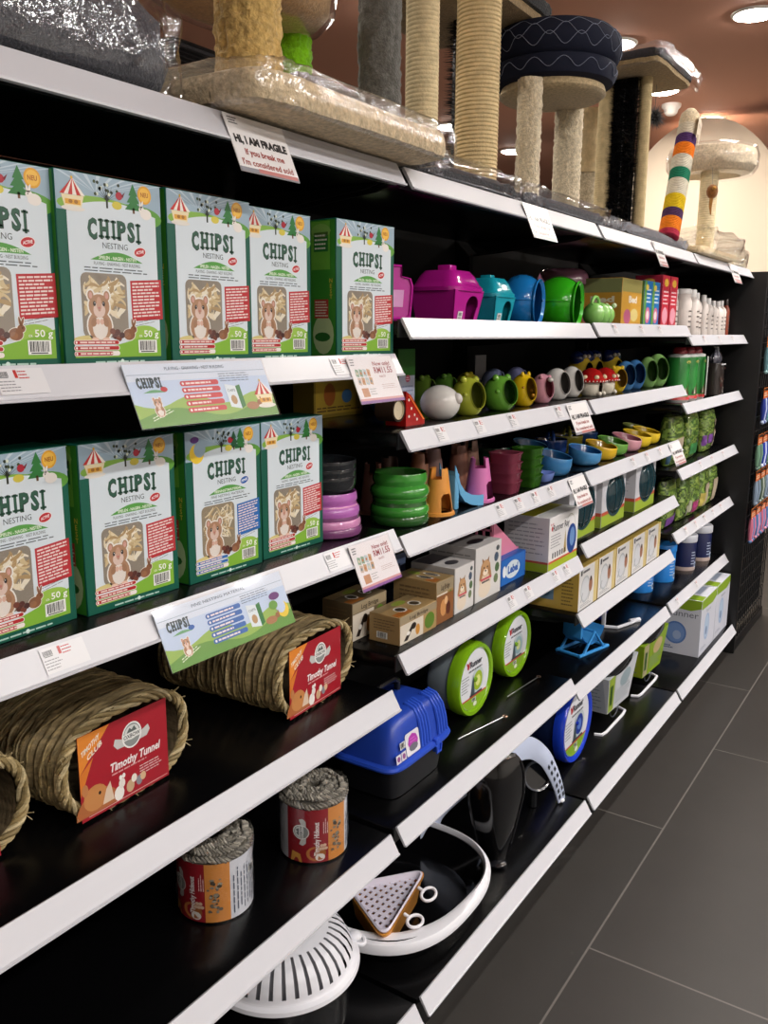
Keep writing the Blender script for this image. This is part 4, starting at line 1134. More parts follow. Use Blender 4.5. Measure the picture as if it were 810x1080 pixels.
def shelf_signs():
    header_sign(-.658, 1.517, .262, 'wide promotion sign with red bars and circus tent below the upper nesting boxes')
    header_sign(-.627, 1.183, .262, 'wide promotion sign with blue bars and moon below the lower nesting boxes', True)
    price_sign(-.180, 1.517, .137, 'white and red price card at the right end of the upper nesting box shelf')
    price_sign(-.174, 1.183, .127, 'white and purple price card at the right end of the lower nesting box shelf')
    fragile_sign(-.464, 1.851, .125, 'large fragile notice card below the beige cat tree base')
    fragile_sign(.498, 1.849, .136, 'fragile notice card hanging on the top rail below the navy bed stand')
    fragile_sign(1.470, 1.848, .09, 'fragile notice card on the top rail left of the striped post')
    fragile_sign(2.525, 1.848, .14, 'bluish notice card on the top rail near the far end')
    fragile_sign(.820, 1.371, .140, 'fragile notice card below the white ceramic shelters')
    fragile_sign(.860, 1.163, .116, 'fragile notice card above the yellow and white carton')
    fragile_sign(1.833, 1.161, .136, 'fragile notice card below the yellow bowls, beside the hay bags')

def nesting_boxes():
    G = 'green nesting boxes'
    p = nesting_box('nesting_box', 'leftmost nesting box on the upper shelf, cut off by the picture edge')
    q = nesting_box('nesting_box', 'lower shelf nesting box with blue info panel and moon', True, 5)
    p['group'] = q['group'] = G
    p.location = (-.783, .074, 1.514); q.location = (-.414, .083, 1.180)
    for loc, rz, lb in (((-.6215, .066, 1.514), 0, 'second nesting box from the left on the upper shelf, above the promotion sign edge'),
                        ((-.4495, .062, 1.514), 0, 'third nesting box from the left on the upper shelf'),
                        ((-.2775, .082, 1.514), 0, 'fourth nesting box from the left on the upper shelf, set slightly back'),
                        ((-.0735, .05, 1.514), -.06, 'rightmost upper nesting box with its green side showing'),
                        ((-.776, .09, 1.180), .05, 'leftmost nesting box on the lower shelf, cut off by the picture edge'),
                        ((-.598, .086, 1.180), 0, 'lower nesting box with red info panel left of the blue one'),
                        ((-.238, .09, 1.180), 0, 'rightmost lower nesting box, right of the blue one')):
        dup(p, loc, rz, lb)

def bay_one():
    tunnel('woven grass tunnel with red label card in the middle of the tunnel shelf', (-.578, .118, .847), .03)
    o = bpy.data.objects
    src = [x for x in o if x.get('category') == 'pet tunnel'][0]
    dup(src, (-.140, .092, .847), .06, 'woven grass tunnel with red label card nearest the blue carrier')
    dup(src, (-.862, .145, .847), -.03, 'woven grass tunnel cut off by the left picture edge')
    hideout('rolled grass hideout with its white fine print turned to the front', (-.367, .152, .525), -1.02)
    src = [x for x in o if x.get('category') == 'pet hideout'][0]
    dup(src, (-.125, .112, .525), -.42, 'rolled grass hideout with red badge showing, nearest the blue carrier')
    # stack of pink and black bowls at the end of the lower box shelf
    def pink(m): bowl(m, .064, .05, 'c878b4', 'b060a0', 1)
    for k, (z, c, lb) in enumerate(((1.180, '7c4474', 'lowest dark mauve bowl of the pink bowl stack'), (1.194, 'd48cbc', 'pink ridged bowl in the middle of the pink bowl stack'), (1.217, 'b868b8', 'purple pink bowl on top of the pink bowl stack'))):
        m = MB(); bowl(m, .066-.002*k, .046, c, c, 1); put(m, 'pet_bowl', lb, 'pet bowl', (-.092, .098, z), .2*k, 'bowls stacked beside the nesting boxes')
    for k, z in enumerate((1.258, 1.273, 1.288)):
        m = MB(); bowl(m, .060, .036, '2c2f33', '24262a', 0, 'smoke_tint')
        put(m, 'pet_bowl', ('lowest', 'middle', 'topmost')[k]+' clear dark bowl above the pink bowls', 'pet bowl', (-.094, .10, z), 0, 'clear dark bowls on the pink bowls')
    # cartons in the dark behind
    def yb(m, F, L, U, w, d, h):
        m.rect(6, w-6, 8, h-8, F, 'c8a83c', 1); m.disc(w*.3, h*.45, 22, 26, F, 'b0642c', 2, 14); m.disc(w*.65, h*.4, 20, 16, F, '4a7cb0', 2, 14); m.bars(F, 10, w-12, h-28, h-12, 2, '3c4c80', 3, .5, .3); m.bars(F, 10, w-10, 12, 26, 2, '5a3c20', 3, .4, .3)
    printed_box('toy_carton', 'yellow picture carton behind the right end of the upper nesting shelf', 'carton', (.225, .33, 1.368), .19, .06, .115, '9c8430', yb)
    m = MB()
    def pr(m):
        f = fmm((-.035, -.012, 0), (1, 0, 0), (0, 0, 1)); m.box(-.035, .035, -.012, .012, 0, .10, '3c4450', 'card', .002, 1); m.bars(f, 8, 62, 60, 90, 3, '98a0a8', 2, .4)
    pr(m); put(m, 'toy_carton', 'small grey card behind the price sign, above the dark bowls', 'carton', (-.09, .36, 1.180))

def bay_two():
    # --- upper shelf: plastic houses
    z = 1.580
    t = thing('pet_house', 'magenta plastic house roof standing on edge beside the last nesting box', 'pet house', (.152, .10, z))
    m = MB(); ring = []
    poly = [(-.034, .006), (-.026, 0), (.026, 0), (.034, .006), (.040, .07), (.034, .086), (.012, .09), (.012, .112), (-.014, .112), (-.014, .09), (-.034, .086), (-.040, .07)]
    hole = [(-.014, .028), (.014, .028), (.017, .062), (-.017, .062)]
    f = frame((0, 0, .002), (1, 0, 0), (0, 0, 1)); 
    m.loft([[f(u, v)+Vector((0, .012, 0)) for u, v in poly], [f(u, v) for u, v in poly], [f(u*.86, .004+v*.93)-Vector((0, .004, 0)) for u, v in poly], [f(u*.80, .008+v*.88) for u, v in poly]], 'c22a9c', 'gloss', True, True, False); m.build('roof_panel', t)
    m = MB(); m.prism(hole, frame((0, -.0005, .002), (1, 0, 0), (0, 0, 1)), .001, 'e3a0d4', 'plastic'); m.build('window', t)
    t.rotation_euler = (0, 0, -.5)
    m = MB(); i0 = 0; egg(m, .05, .05, .062, math.radians(50), '8ca078', '3c4834', .05); put(m, 'pet_house', 'pale green round house behind the magenta houses', 'pet house', (.30, .27, z), .8)
    chimney_house('magenta plastic house with hipped roof and square chimney', (.362, .10, z), .140, .115, .118, 'c01e98', '7c1060', .02)
    chimney_house('teal plastic house with chimney between magenta house and blue dome', (.560, .10, z), .112, .10, .108, '1aa0b4', '0c5c6c', .02)
    dome_house('blue plastic dome house with round side opening', (.735, .09, z), .063, .124, '1e7ec8', '0c4c88', .15)
    dome_house('bright green plastic dome house with round side opening', (.985, .09, z), .074, .132, '36b41c', '1a700c', .15)
    m = MB(); bowl(m, .085, .05, '9c6c84', '7c5068', 0); m.v = [(x, y, .185-zz) for x, y, zz in m.v]
    m.lathe([(.0005, 0), (.06, 0), (.066, .01), (.07, .07), (.062, .135), (.0005, .135)], '8c6078', 'gloss', 32)
    put(m, 'pet_shelter', 'mauve plastic shelter with wide lid behind the green dome house', 'pet shelter', (1.41, .255, z), 0)
    t = thing('ceramic_caterpillar', 'pale green ceramic caterpillar tunnel beside the green dome house', 'pet shelter', (1.19, .05, z))
    m = MB(); i0 = 0
    for k, (x, r) in enumerate(((-.035, .032), (.012, .034), (.058, .031))):
        m.ball((x, 0, .034), r, '8cc868', 'gloss', 24, sz=1.08)
    flat_base(m, 0); m.build('body', t)
    m = MB(); pts = [(-.05+.03*math.cos(a), -.01, .062+.022*math.sin(a)) for a in [PI*i/10 for i in range(11)]]; m.tube(pts, .005, '8cc868', 'gloss'); m.build('handle', t)
    for q in (-1, 1):
        m = MB(); m.ball((.072, q*.012-.012, .062), .008, 'd8e8c0', 'gloss', 10); m.build('eye', t)
    # --- ceramic shelters
    z = 1.368
    t = thing('red_slide_house', 'red dotted slide roof with orange stripe at the left end of the ceramic shelf', 'pet house', (.135, .09, z))
    m = MB(); f = frame((-.06, -.03, 0), (1, 0, 0), (0, 0, 1))
    m.prism([(.055, .0), (.13, .0), (.13, .008), (.075, .062), (.055, .072)], f, -.05, 'b41c18', 'gloss'); 
    for k, (a, b) in enumerate(((.066, .02), (.075, .036), (.088, .022), (.065, .054), (.098, .012))): m.disc(a, b, .003, .003, f, 'f0e0d0', 2, 10)
    m.build('slide', t)
    m = MB(); f3 = frame((-.06, -.0305, 0), (1, 0, 0), (0, 0, 1)); m.poly([(.060, .066), (.068, .062), (.128, .010), (.120, .010)], f3, 'e8742c', 3); m.build('stripe', t)
    m = MB(); M = T(-.035, -.028, .036) @ RX(PI/2); m.lathe([(.0005, 0), (.019, 0), (.0195, .004), (.024, .004), (.024, -.04), (.0005, -.04)], 'c8b898', 'matte', 28, M=M, cols=['cdbfa4', 'cdbfa4', '2c2018', '3a281c', '3a281c']); m.build('wooden_disc', t)
    m = MB(); egg(m, .045, .045, .06, math.radians(45), '2458b0', '102c58', .054, 'gloss'); put(m, 'pet_shelter', 'blue round shelter half hidden behind the upper price card', 'pet shelter', (.338, .25, 1.368), .4)
    def gb(m, F, L, U, w, d, h):
        m.rect(3, w-3, 3, h*.62, F, 'aab0c4', 1); m.rect(3, w-3, h*.62, h-3, F, '2f6c2c', 1); m.bars(F, 8, w-8, 10, h*.5, 7, '7c84a0', 2, .35, .3); m.disc(w*.55, h*.58, 12, 8, F, 'b03a5c', 2.5, 14); m.bars(F, w*.55-9, w*.55+9, h*.55, h*.61, 2, 'f0e0e8', 3, .4)
        m.rect(1, d-1, 1, h-1, L, '2c5c28', 1)
    printed_box('toy_carton', 'tall green and white carton behind the ball-shaped pig shelter', 'carton', (.262, .16, z), .085, .035, .155, '2f6c2c', gb, .1)
    ball_pig('white ball-shaped ceramic pig at the left of the shelter row', (.300, .077, z), .041, .074)
    rows = [(.434, .079, .039, .090, 'b0b83c', '5c6418', 'bear', 'yellow-green ceramic bear shelter beside the white ball pig'),
            (.597, .076, .042, .088, '6ca83c', '2c5418', 'bear', 'green ceramic bear shelter in the front row'),
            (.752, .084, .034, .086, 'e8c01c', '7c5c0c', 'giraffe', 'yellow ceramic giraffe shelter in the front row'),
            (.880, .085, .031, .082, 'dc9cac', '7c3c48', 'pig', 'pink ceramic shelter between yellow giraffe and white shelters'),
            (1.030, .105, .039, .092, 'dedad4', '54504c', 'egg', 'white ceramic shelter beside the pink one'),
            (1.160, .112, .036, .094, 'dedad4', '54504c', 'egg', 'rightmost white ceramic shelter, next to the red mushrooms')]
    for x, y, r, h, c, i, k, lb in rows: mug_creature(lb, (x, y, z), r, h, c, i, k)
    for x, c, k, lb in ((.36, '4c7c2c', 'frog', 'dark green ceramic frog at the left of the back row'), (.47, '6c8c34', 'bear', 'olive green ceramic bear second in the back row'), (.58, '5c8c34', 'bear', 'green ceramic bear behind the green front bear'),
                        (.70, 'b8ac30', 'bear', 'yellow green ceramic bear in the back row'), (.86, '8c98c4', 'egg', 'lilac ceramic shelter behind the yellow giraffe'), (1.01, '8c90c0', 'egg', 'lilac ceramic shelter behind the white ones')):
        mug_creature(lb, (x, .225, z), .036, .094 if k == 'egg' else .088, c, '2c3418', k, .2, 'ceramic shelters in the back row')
    m = MB(); f = fmm((-.035, -.0012, 0), (1, 0, 0), (0, 0, 1)); m.box(-.035, .035, -.001, .001, 0, .125, '8c8c8e', 'card'); put(m, 'backing_card', 'plain grey card standing at the back of the ceramic shelf', 'card', (.98, .33, z))
    # --- bowls and huts
    z = 1.160
    for k in range(3):
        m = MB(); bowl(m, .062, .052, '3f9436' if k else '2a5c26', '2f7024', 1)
        put(m, 'pet_bowl', ('lowest', 'middle', 'topmost')[k]+' bowl of the ridged green stack', 'pet bowl', (.150, .086, z-.0+(0, .018, .058)[k]), .3*k, 'stacked green bowls')
    cone_hut('orange plastic hut with arched doorway beside the green bowls', (.270, .060, z), .036, .104, 'e59a44', '8a4c10', -.25)
    cone_hut('pink plastic hut with notched top beside the clear red tubs', (.470, .062, z), .040, .104, 'd878b4', '8a3c6c', .1)
    t = thing('pet_slide', 'light blue plastic slide between orange and pink huts', 'pet slide', (.375, .062, z))
    m = MB(); sec = []
    path = [(-.045, .0, .090), (-.038, -.0, .074), (-.028, 0, .045), (-.012, 0, .026), (.01, 0, .016), (.035, 0, .012), (.05, 0, .012)]
    rings = []
    for i, (x, y, zz) in enumerate(path):
        w = .026+.004*i/6; tw = .003
        rings.append([(x, -w, zz+.014), (x, -w, zz-.010), (x, w, zz-.010), (x, w, zz+.014), (x, w-tw, zz+.014), (x, w-tw, zz), (x, -w+tw, zz), (x, -w+tw, zz+.014)])
    m.loft(rings, '6ab0dc', 'plastic', True, True, False); m.box(-.045, -.03, -.026, .026, 0, .085, '6ab0dc', 'plastic', .004); m.build('chute', t)
    m = MB(); m.box(.03, .05, -.03, .03, 0, .006, '6ab0dc', 'plastic', .002); m.build('foot', t); t.rotation_euler = (0, 0, -.25)
    hc = ['b4806c', 'a08078', 'b87c60', 'b08880', 'a8705c', 'bc8c78']
    for k, x in enumerate((.20, .30, .40, .50, .60, .70)):
        cone_hut(('leftmost', 'second', 'third', 'fourth', 'fifth', 'rightmost')[k]+' brown plastic hut of the back row behind the orange hut', (x, .19+.02*(k % 2), z), .034, .112, hc[k], '3a2420', .3+k*.5, 'brown huts at the back of the bowl shelf')
    for nm, x, y, c, lb in (('a', .600, .055, 'b0546c', 'clear red'), ('b', .722, .05, '4c8a2c', 'clear green')):
        for k in range(4):
            m = MB(); zz = k*.024
            o = [superell(0, 0, .036*s, .036*s, q, 24, 5) for s, q in ((.84, .001), (.9, .012), (.97, .026), (1.04, .030), (1.04, .032), (.95, .030), (.86, .014), (.8, .004))]
            m.loft(o, c, 'clear_tint', False, True); put(m, 'plastic_tub', ('lowest', 'second', 'third', 'topmost')[k]+' tub of the '+lb+' stack', 'tub', (x, y, z+zz), 0, lb+' stacked tubs')
    t = thing('litter_scoop', 'lilac blue plastic corner scoop beside the clear green tubs', 'scoop', (.822, .05, z))
    m = MB(); rings = [superell(0, 0, a, b, q, 28, 3) for a, b, q in ((.026, .022, 0), (.030, .026, .003), (.036, .031, .022), (.037, .032, .024), (.034, .029, .022), (.027, .023, .006))]; m.loft(rings, '7c94dc', 'plastic', True, True); m.build('tray', t)
    m = MB(); m.prism([(-.032, .02), (.006, .02), (-.012, .045), (-.026, .058), (-.034, .055)], frame((0, .018, 0), (1, 0, 0), (0, 0, 1)), .004, '7c94dc', 'plastic'); m.build('back_rim', t)
    def oval(label, x, y, r, h, c, ci, rz=0, grp='glazed feeding bowls on the bowl shelf'):
        m = MB(); bowl(m, r, h, c, ci, 0, 'gloss', sx=1.1, sy=.85)
        # low front lip, high back: shear the rim
        m.v = [(a, b, q+(q/h)*(b/r)*.014) for a, b, q in m.v]; put(m, 'feeding_bowl', label, 'feeding bowl', (x, y, z), rz, grp)
    oval('round blue glazed bowl in front of the nested blue bowls', .955, .072, .062, .058, '3c7cb0', '1c4c78', .2)
    oval('large blue glazed bowl at the joint of the second and third bay', 1.075, .20, .062, .068, '5c98c4', '2c5c88', .1)
    m = MB(); bowl(m, .068, .06, '1f4a34', '12301f', 0); put(m, 'feeding_bowl', 'dark green bowl at the back above the blue bowls', 'feeding bowl', (1.0, .30, z), 0)
    for x, y, c, ci, lb in ((1.20, .07, '4c90c4', '1c4c80', 'light blue oval bowl left of the yellow bowl'), (1.345, .07, 'dcb428', '8c6c10', 'yellow oval bowl between blue and green bowls'), (1.47, .075, '6ca448', '34601c', 'green oval bowl between the yellow and pink bowls'),
                            (1.60, .07, 'd498a4', '8c5460', 'pink oval bowl beside the bright yellow bowls'), (1.73, .075, 'e4c42c', '9a7c10', 'bright yellow oval bowl right of the pink bowl'), (1.855, .08, 'e0c030', '94780c', 'second bright yellow oval bowl, behind the notice card'), (1.95, .15, 'b8c470', '707c3c', 'pale yellow-green bowl at the far end of the bowl row')):
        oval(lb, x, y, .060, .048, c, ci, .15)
    for x, c, lb in ((1.28, '24407c', 'dark blue bowl behind the yellow oval bowl'), (1.42, '8a8430', 'olive bowl behind the green oval bowl'), (1.56, '2c4c80', 'dark blue bowl with loop handle behind the pink bowl')):
        m = MB(); bowl(m, .055, .06, c, '1c2430', 0); 
        m.tube([(.05*math.cos(a), 0, .055+.035*math.sin(a)) for a in [PI*i/12 for i in range(13)]], .006, c, 'gloss'); put(m, 'feeding_bowl', lb, 'feeding bowl', (x, .22, z), .6, 'bowls at the back of the bowl shelf')
    # --- cartons
    z = .914
    def kraft(m, F, L, U, w, d, h, side='b09468'):
        m.rect(1, w-1, h*.72, h-1, F, '9c8c70', 1); m.text('Log Bridge', F, w*.5, h*.78, h*.12, '3a2c1c', 2, w=w*.5, bold=.02)
        m.rect(1, w*.62, 1, h*.7, F, 'd6ccbc', 1); m.disc(w*.80, h*.4, w*.14, h*.3, F, '5c7c28', 2, 14); m.poly([(w*.1, h*.1), (w*.3, h*.55), (w*.36, h*.5), (w*.2, h*.08)], F, '2c2420', 2); m.disc(w*.36, h*.5, w*.07, h*.12, F, '241c18', 2.5, 12); m.disc(w*.47, h*.3, w*.06, h*.2, F, 'c88c3c', 2.2, 12); m.disc(w*.22, h*.32, w*.05, h*.07, F, 'e8e4dc', 2.6, 10)
        m.barcode(L, d*.25, d*.6, h*.15, h*.38, 2); m.bars(L, d*.15, d*.85, h*.45, h*.85, 4, '7c6444', 2, .4, .3)
        for q in (.32, .7): m.disc(w*q, d*.4, w*.10, d*.2, U, 'e8e4da', 2, 18); m.disc(w*q, d*.4, w*.08, d*.15, U, '3c3428', 3, 16)
        m.rect(2, w-2, d*.66, d-2, U, '8a7450', 1); m.rect(2, w*.4, d*.05, d*.3, U, 'b06c30', 1.5); m.disc(w*.55, d*.75, w*.16, d*.14, U, '8c9a3c', 2, 12)
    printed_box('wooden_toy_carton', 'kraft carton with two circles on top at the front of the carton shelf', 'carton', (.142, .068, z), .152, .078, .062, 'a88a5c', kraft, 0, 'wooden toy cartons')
    printed_box('wooden_toy_carton', 'darker kraft carton behind and left of the front kraft carton', 'carton', (.095, .165, z), .13, .08, .084, '6c5c44', kraft, 0, 'wooden toy cartons')
    def brown(m, F, L, U, w, d, h):
        kraft(m, F, L, U, w, d, h); m.rect(1, w-1, 1, h*.66, F, '8c5a34', 3); m.disc(w*.4, h*.35, w*.18, h*.2, F, 'c88c54', 4, 12); m.disc(w*.68, h*.3, w*.14, h*.16, F, '5c2c1c', 4, 12); m.disc(w*.55, h*.5, w*.1, h*.1, F, 'e0b080', 4.4, 10)
    printed_box('wooden_toy_carton', 'tall brown carton with dark oval on top behind the kraft carton', 'carton', (.262, .09, z), .078, .115, .10, 'a08458', brown, 0, 'wooden toy cartons')
    def bluec(m, F, L, U, w, d, h): m.rect(2, w-2, 2, h-2, F, '7484a8', 1); m.bars(F, 8, w-6, h*.2, h*.7, 2, '2c3c5c', 2, .5)
    printed_box('toy_carton', 'small blue-grey carton standing behind the brown carton', 'carton', (.31, .23, z), .10, .06, .15, '5c6c8c', bluec)
    def dog(m, F, L, U, w, d, h):
        m.rect(1, w-1, 1, h-1, F, 'd9d6d4', 1); m.disc(w*.38, h*.40, w*.24, h*.22, F, 'dcc8ae', 2, 16); m.disc(w*.38, h*.58, w*.19, h*.15, F, 'c89c70', 2.4, 16); m.poly([(w*.22, h*.66), (w*.14, h*.40), (w*.22, h*.36), (w*.30, h*.55)], F, 'b08458', 2.6); m.poly([(w*.54, h*.66), (w*.62, h*.40), (w*.54, h*.36), (w*.46, h*.55)], F, 'b08458', 2.6); m.poly([(w*.26, h*.68), (w*.24, h*.78), (w*.33, h*.71)], F, '94683f', 2.5); m.poly([(w*.50, h*.68), (w*.52, h*.78), (w*.43, h*.71)], F, '94683f', 2.5)
        m.disc(w*.38, h*.5, w*.1, h*.06, F, 'efe0cc', 2.8, 12); m.disc(w*.38, h*.53, w*.03, h*.02, F, '1c1410', 3, 8); m.disc(w*.32, h*.59, w*.025, h*.02, F, '1c1410', 3, 8); m.disc(w*.45, h*.59, w*.025, h*.02, F, '1c1410', 3, 8)
        m.disc(w*.36, h*.2, w*.24, h*.16, F, 'e4d4c0', 2.2, 14); m.rect(w*.2, w*.62, h*.36, h*.4, F, 'c8485c', 3.2); m.bars(F, w*.25, w*.55, h*.31, h*.35, 1, '3c3c40', 3, .9, .1)
        for k in range(3): m.disc(w*(.8+.04*(k % 2)), h*(.3+.2*k), w*.09, h*.09, F, ('6c7c58', '54704c', '4c5c70')[k], 2.2, 10)
        m.disc(w*.85, h*.86, w*.07, h*.05, F, '4c5458', 2.4, 10)
        m.rect(1, d-1, 1, h-1, L, 'b4b0ae', 1); m.bars(L, 8, d-8, h*.3, h*.9, 7, '84807e', 2, .3); m.disc(w*.5, d*.3, w*.25, d*.12, U, '3c3a40', 2, 16); m.rect(2, w-2, d*.55, d-3, U, '4c484c', 1)
    printed_box('pet_care_carton', 'smaller white carton with long-haired dog picture beside the brown carton', 'carton', (.358, .095, z), .094, .12, .112, 'c4c0be', dog, 0, 'dog picture cartons')
    printed_box('pet_care_carton', 'larger white carton with long-haired dog picture beside the pink tray', 'carton', (.482, .10, z), .138, .13, .138, 'c8c4c2', dog, 0, 'dog picture cartons')
    t = thing('corner_litter_tray', 'pink corner litter tray with lattice back standing on a blue carton card', 'litter tray', (.655, .06, z))
    m = MB()
    def bl(m, F):
        m.rect(2, 144, 2, 68, F, '2a6cc0', 1); m.disc(70, 34, 44, 24, F, 'd8e4ec', 2, 18); m.text('Lebel', F, 72, 26, 20, '2a5cb0', 3, w=62, bold=.05); m.disc(20, 36, 10, 16, F, 'e8ecf0', 3, 12)
    m.box(-.075, .075, -.012, .012, 0, .07, '2460b4', 'card'); bl(m, fmm((-.075, -.0123, 0), (1, 0, 0), (0, 0, 1))); m.build('card_sleeve', t)
    m = MB(); m.loft([[(-.075, .014, .045), (.075, .014, .045), (-.075, .12, .045)], [(-.078, .012, .075), (.08, .012, .075), (-.078, .125, .075)]], 'd87c98', 'plastic', True, False, False); m.build('tray', t)
    m = MB()
    fb = frame((-.08, .125, .07), (0, -.113, 0), (0, 0, .105)); 
    for k in range(6): m.prism([(k/5.3, 0), (k/5.3+.05, 0), (k/5.3+.05, 1), (k/5.3, 1)], fb, .003, 'd87c98', 'plastic')
    for k in range(5): m.prism([(0, k/4.2), (1, k/4.2), (1, k/4.2+.05), (0, k/4.2+.05)], fb, .003, 'd87c98', 'plastic')
    m.prism([(0, 0), (1, 0), (.02, 1)], frame((-.078, .012, .07), (.155, 0, 0), (0, 0, .10)), -.003, 'dc84a0', 'plastic'); m.build('lattice_back', t)
    def runbox(m, F, L, U, w, d, h):
        m.rect(1, w-1, 1, h*.16, F, 'a4b82c', 1); m.rect(1, w-1, h*.16, h*.23, F, 'c8583c', 1.2); m.rect(1, w-1, h*.20, h*.23, F, 'e8e4dc', 1.4); m.rect(1, w-1, h*.23, h-1, F, 'e4e2e2', 1)
        m.disc(w*.09, h*.79, 6, 7, F, 'b82a34', 2, 10); m.disc(w*.06, h*.87, 3, 3.5, F, 'b82a34', 2, 8); m.disc(w*.12, h*.87, 3, 3.5, F, 'b82a34', 2, 8)
        m.text('Runner Ray', F, w*.40, h*.73, h*.12, '30303c', 2, w=w*.55, bold=.02); m.bars(F, w*.06, w*.4, h*.42, h*.68, 5, '888890', 2, .3)
        m.disc(w*.78, h*.45, w*.17, h*.28, F, '24468c', 2, 20); m.disc(w*.8, h*.48, w*.09, h*.18, F, '6c90c4', 3, 16); m.poly([(w*.5, h*.25), (w*.55, h*.68), (w*.6, h*.25)], F, 'b09450', 2.5)
        pts = [(w*(.72+.2*math.cos(a)), h*(.52+.4*math.sin(a))) for a in [PI*.1+i*PI*.9/12 for i in range(13)]]
        for a, b in zip(pts, pts[1:]): m.poly([a, b, (b[0], b[1]+2), (a[0], a[1]+2)], F, '98a07c', 2.2)
        for k in range(6): m.rect(w*(.12+.08*k), w*(.16+.08*k), h*.24, h*.34, F, '2c2c30', 3)
        m.rect(1, d-1, 1, h*.16, L, '94a828', 1); m.rect(1, d-1, h*.16, h*.2, L, 'b04c38', 1.2); m.rect(1, d-1, h*.21, h-1, L, 'cfccd0', 1); m.bars(L, d*.1, d*.9, h*.3, h*.9, 8, '9a98a0', 2, .3)
        m.rect(2, w*.98, d*.35, d*.9, U, 'c4bc1c', 1); m.rect(2, w*.98, d*.05, d*.35, U, 'dcdcd8', 1); m.bars(U, w*.1, w*.9, d*.6, d*.8, 2, '7c7c30', 2, .4)
    printed_box('exercise_ball_carton', 'white carton with yellow-green base and top beside the pink litter tray', 'carton', (.873, .065, z), .21, .135, .155, 'd9d6d8', runbox)
    # --- blue carrier, wheels
    z = .530
    carrier((.205, .135, z))
    src = exercise_wheel('green-rimmed exercise wheel with label disc, nearest the blue carrier', (.606, .125, z), .104, .10, '84b81c', '8c979c', wheel_label('a4c030', 'e0e890'))
    exercise_wheel('green-rimmed exercise wheel with label disc, second from the blue carrier', (.920, .15, z), .104, .10, '84b81c', '8c979c', wheel_label('98b8c0', 'd8e0a0'))
    def hook(label, x0, y0, x1, y1):
        m = MB(); m.tube([(x0, y0, z+.004), (x1, y1, z+.006)], .0016, '9a9a9c', 'metal', 6)
        d = Vector((x1-x0, y1-y0, 0)).normalized(); c = Vector((x1, y1, z+.006))+d*.006
        m.tube([c+Vector((math.cos(a)*.006, math.sin(a)*.006, 0)) for a in [i*2*PI/14 for i in range(14)]], .0015, '9a7c6c', 'metal', 6, True)
        tag(m.build('wire_hook'), label, 'wire hook', 'loose wire hooks on the wheel shelf')
    hook('thin wire hook lying in front of the first green wheel', .444, .088, .628, .048); hook('thin wire hook lying in front of the second green wheel', .76, .10, .94, .085)

def carrier(loc):
    t = thing('pet_carrier', 'blue-topped small pet carrier with black base on the shelf beside the green wheels', 'pet carrier', loc)
    a, b = .128, .088
    m = MB(); m.loft([superell(0, 0, a*s, b*s, q, 48, 6) for s, q in ((.80, 0), (.86, .003), (.93, .05), (.97, .078), (.97, .084))], '17181c', 'plastic', True, True); m.build('base', t)
    m = MB(); m.loft([superell(0, 0, a*s, b*s, q, 48, 6) for s, q in ((.98, .078), (1.08, .080), (1.10, .085), (1.08, .091), (.99, .093))], '2a50c4', 'plastic', True, True); m.build('flange', t)
    m = MB(); prof = ((.99, .092), (.97, .11), (.92, .14), (.84, .168), (.74, .184), (.6, .190), (.3, .194), (.02, .194))
    rings = []
    for s, q in prof:
        ring = []
        for x, y, zz in superell(0, 0, a*s, b*s, q, 96, 6): ring.append((x, y, zz))
        rings.append(ring)
    m.loft(rings, '2446b0', 'plastic', False, True); m.build('lid', t)
    for k, x in enumerate((-.012, .0, .012, .024, .066, .078, .090, .102)):
        m = MB(); pts = [(x*1.0, -b*1.0, .10), (x*.98, -b*.955, .135), (x*.95, -b*.875, .165), (x*.92, -b*.70, .1875), (x*.9, -b*.45, .194)]
        m.tube(pts, .0042, '2c54c8', 'plastic', 6); m.build('rib', t)
    m = MB(); m.box(.038, .056, -b*1.12, -b*.98, .066, .098, '2a50c4', 'plastic', .003); m.tube([(.036, -b*1.13, .084), (.038, -b*1.13, .066), (.056, -b*1.13, .066), (.058, -b*1.13, .084)], .003, '2a50c4', 'plastic'); m.build('latch', t)
    m = MB(); m.tube([(-.05, .02, .19), (-.05, .02, .215), (-.03, .02, .225), (.03, .02, .225), (.05, .02, .215), (.05, .02, .19)], .008, '1a1a1e', 'plastic', 8); m.build('handle', t)
    m = MB(); f = frame((-.118, -b*.985-.0022, .099), (.00125, 0, 0), (0, .00022, .00128), .0003)
    m.rrect(34, 80, 0, 40, 5, f, 'e4e2e8', 1); m.disc(58, 21, 17, 15, f, 'b43cac', 2, 8); m.disc(58, 12, 15, 7, f, '70707c', 2.4, 8); m.bars(f, 48, 70, 20, 30, 2, 'd070c8', 3, .4)
    for q in (0, 17): m.rect(q, q+15, 0, 15, f, 'd8d4dc', 1.2); m.disc(q+7.5, 7.5, 5, 5, f, '8c4c88', 2, 8)
    m.barcode(f, 16, 32, 20, 32, 2); m.build('sticker', t)

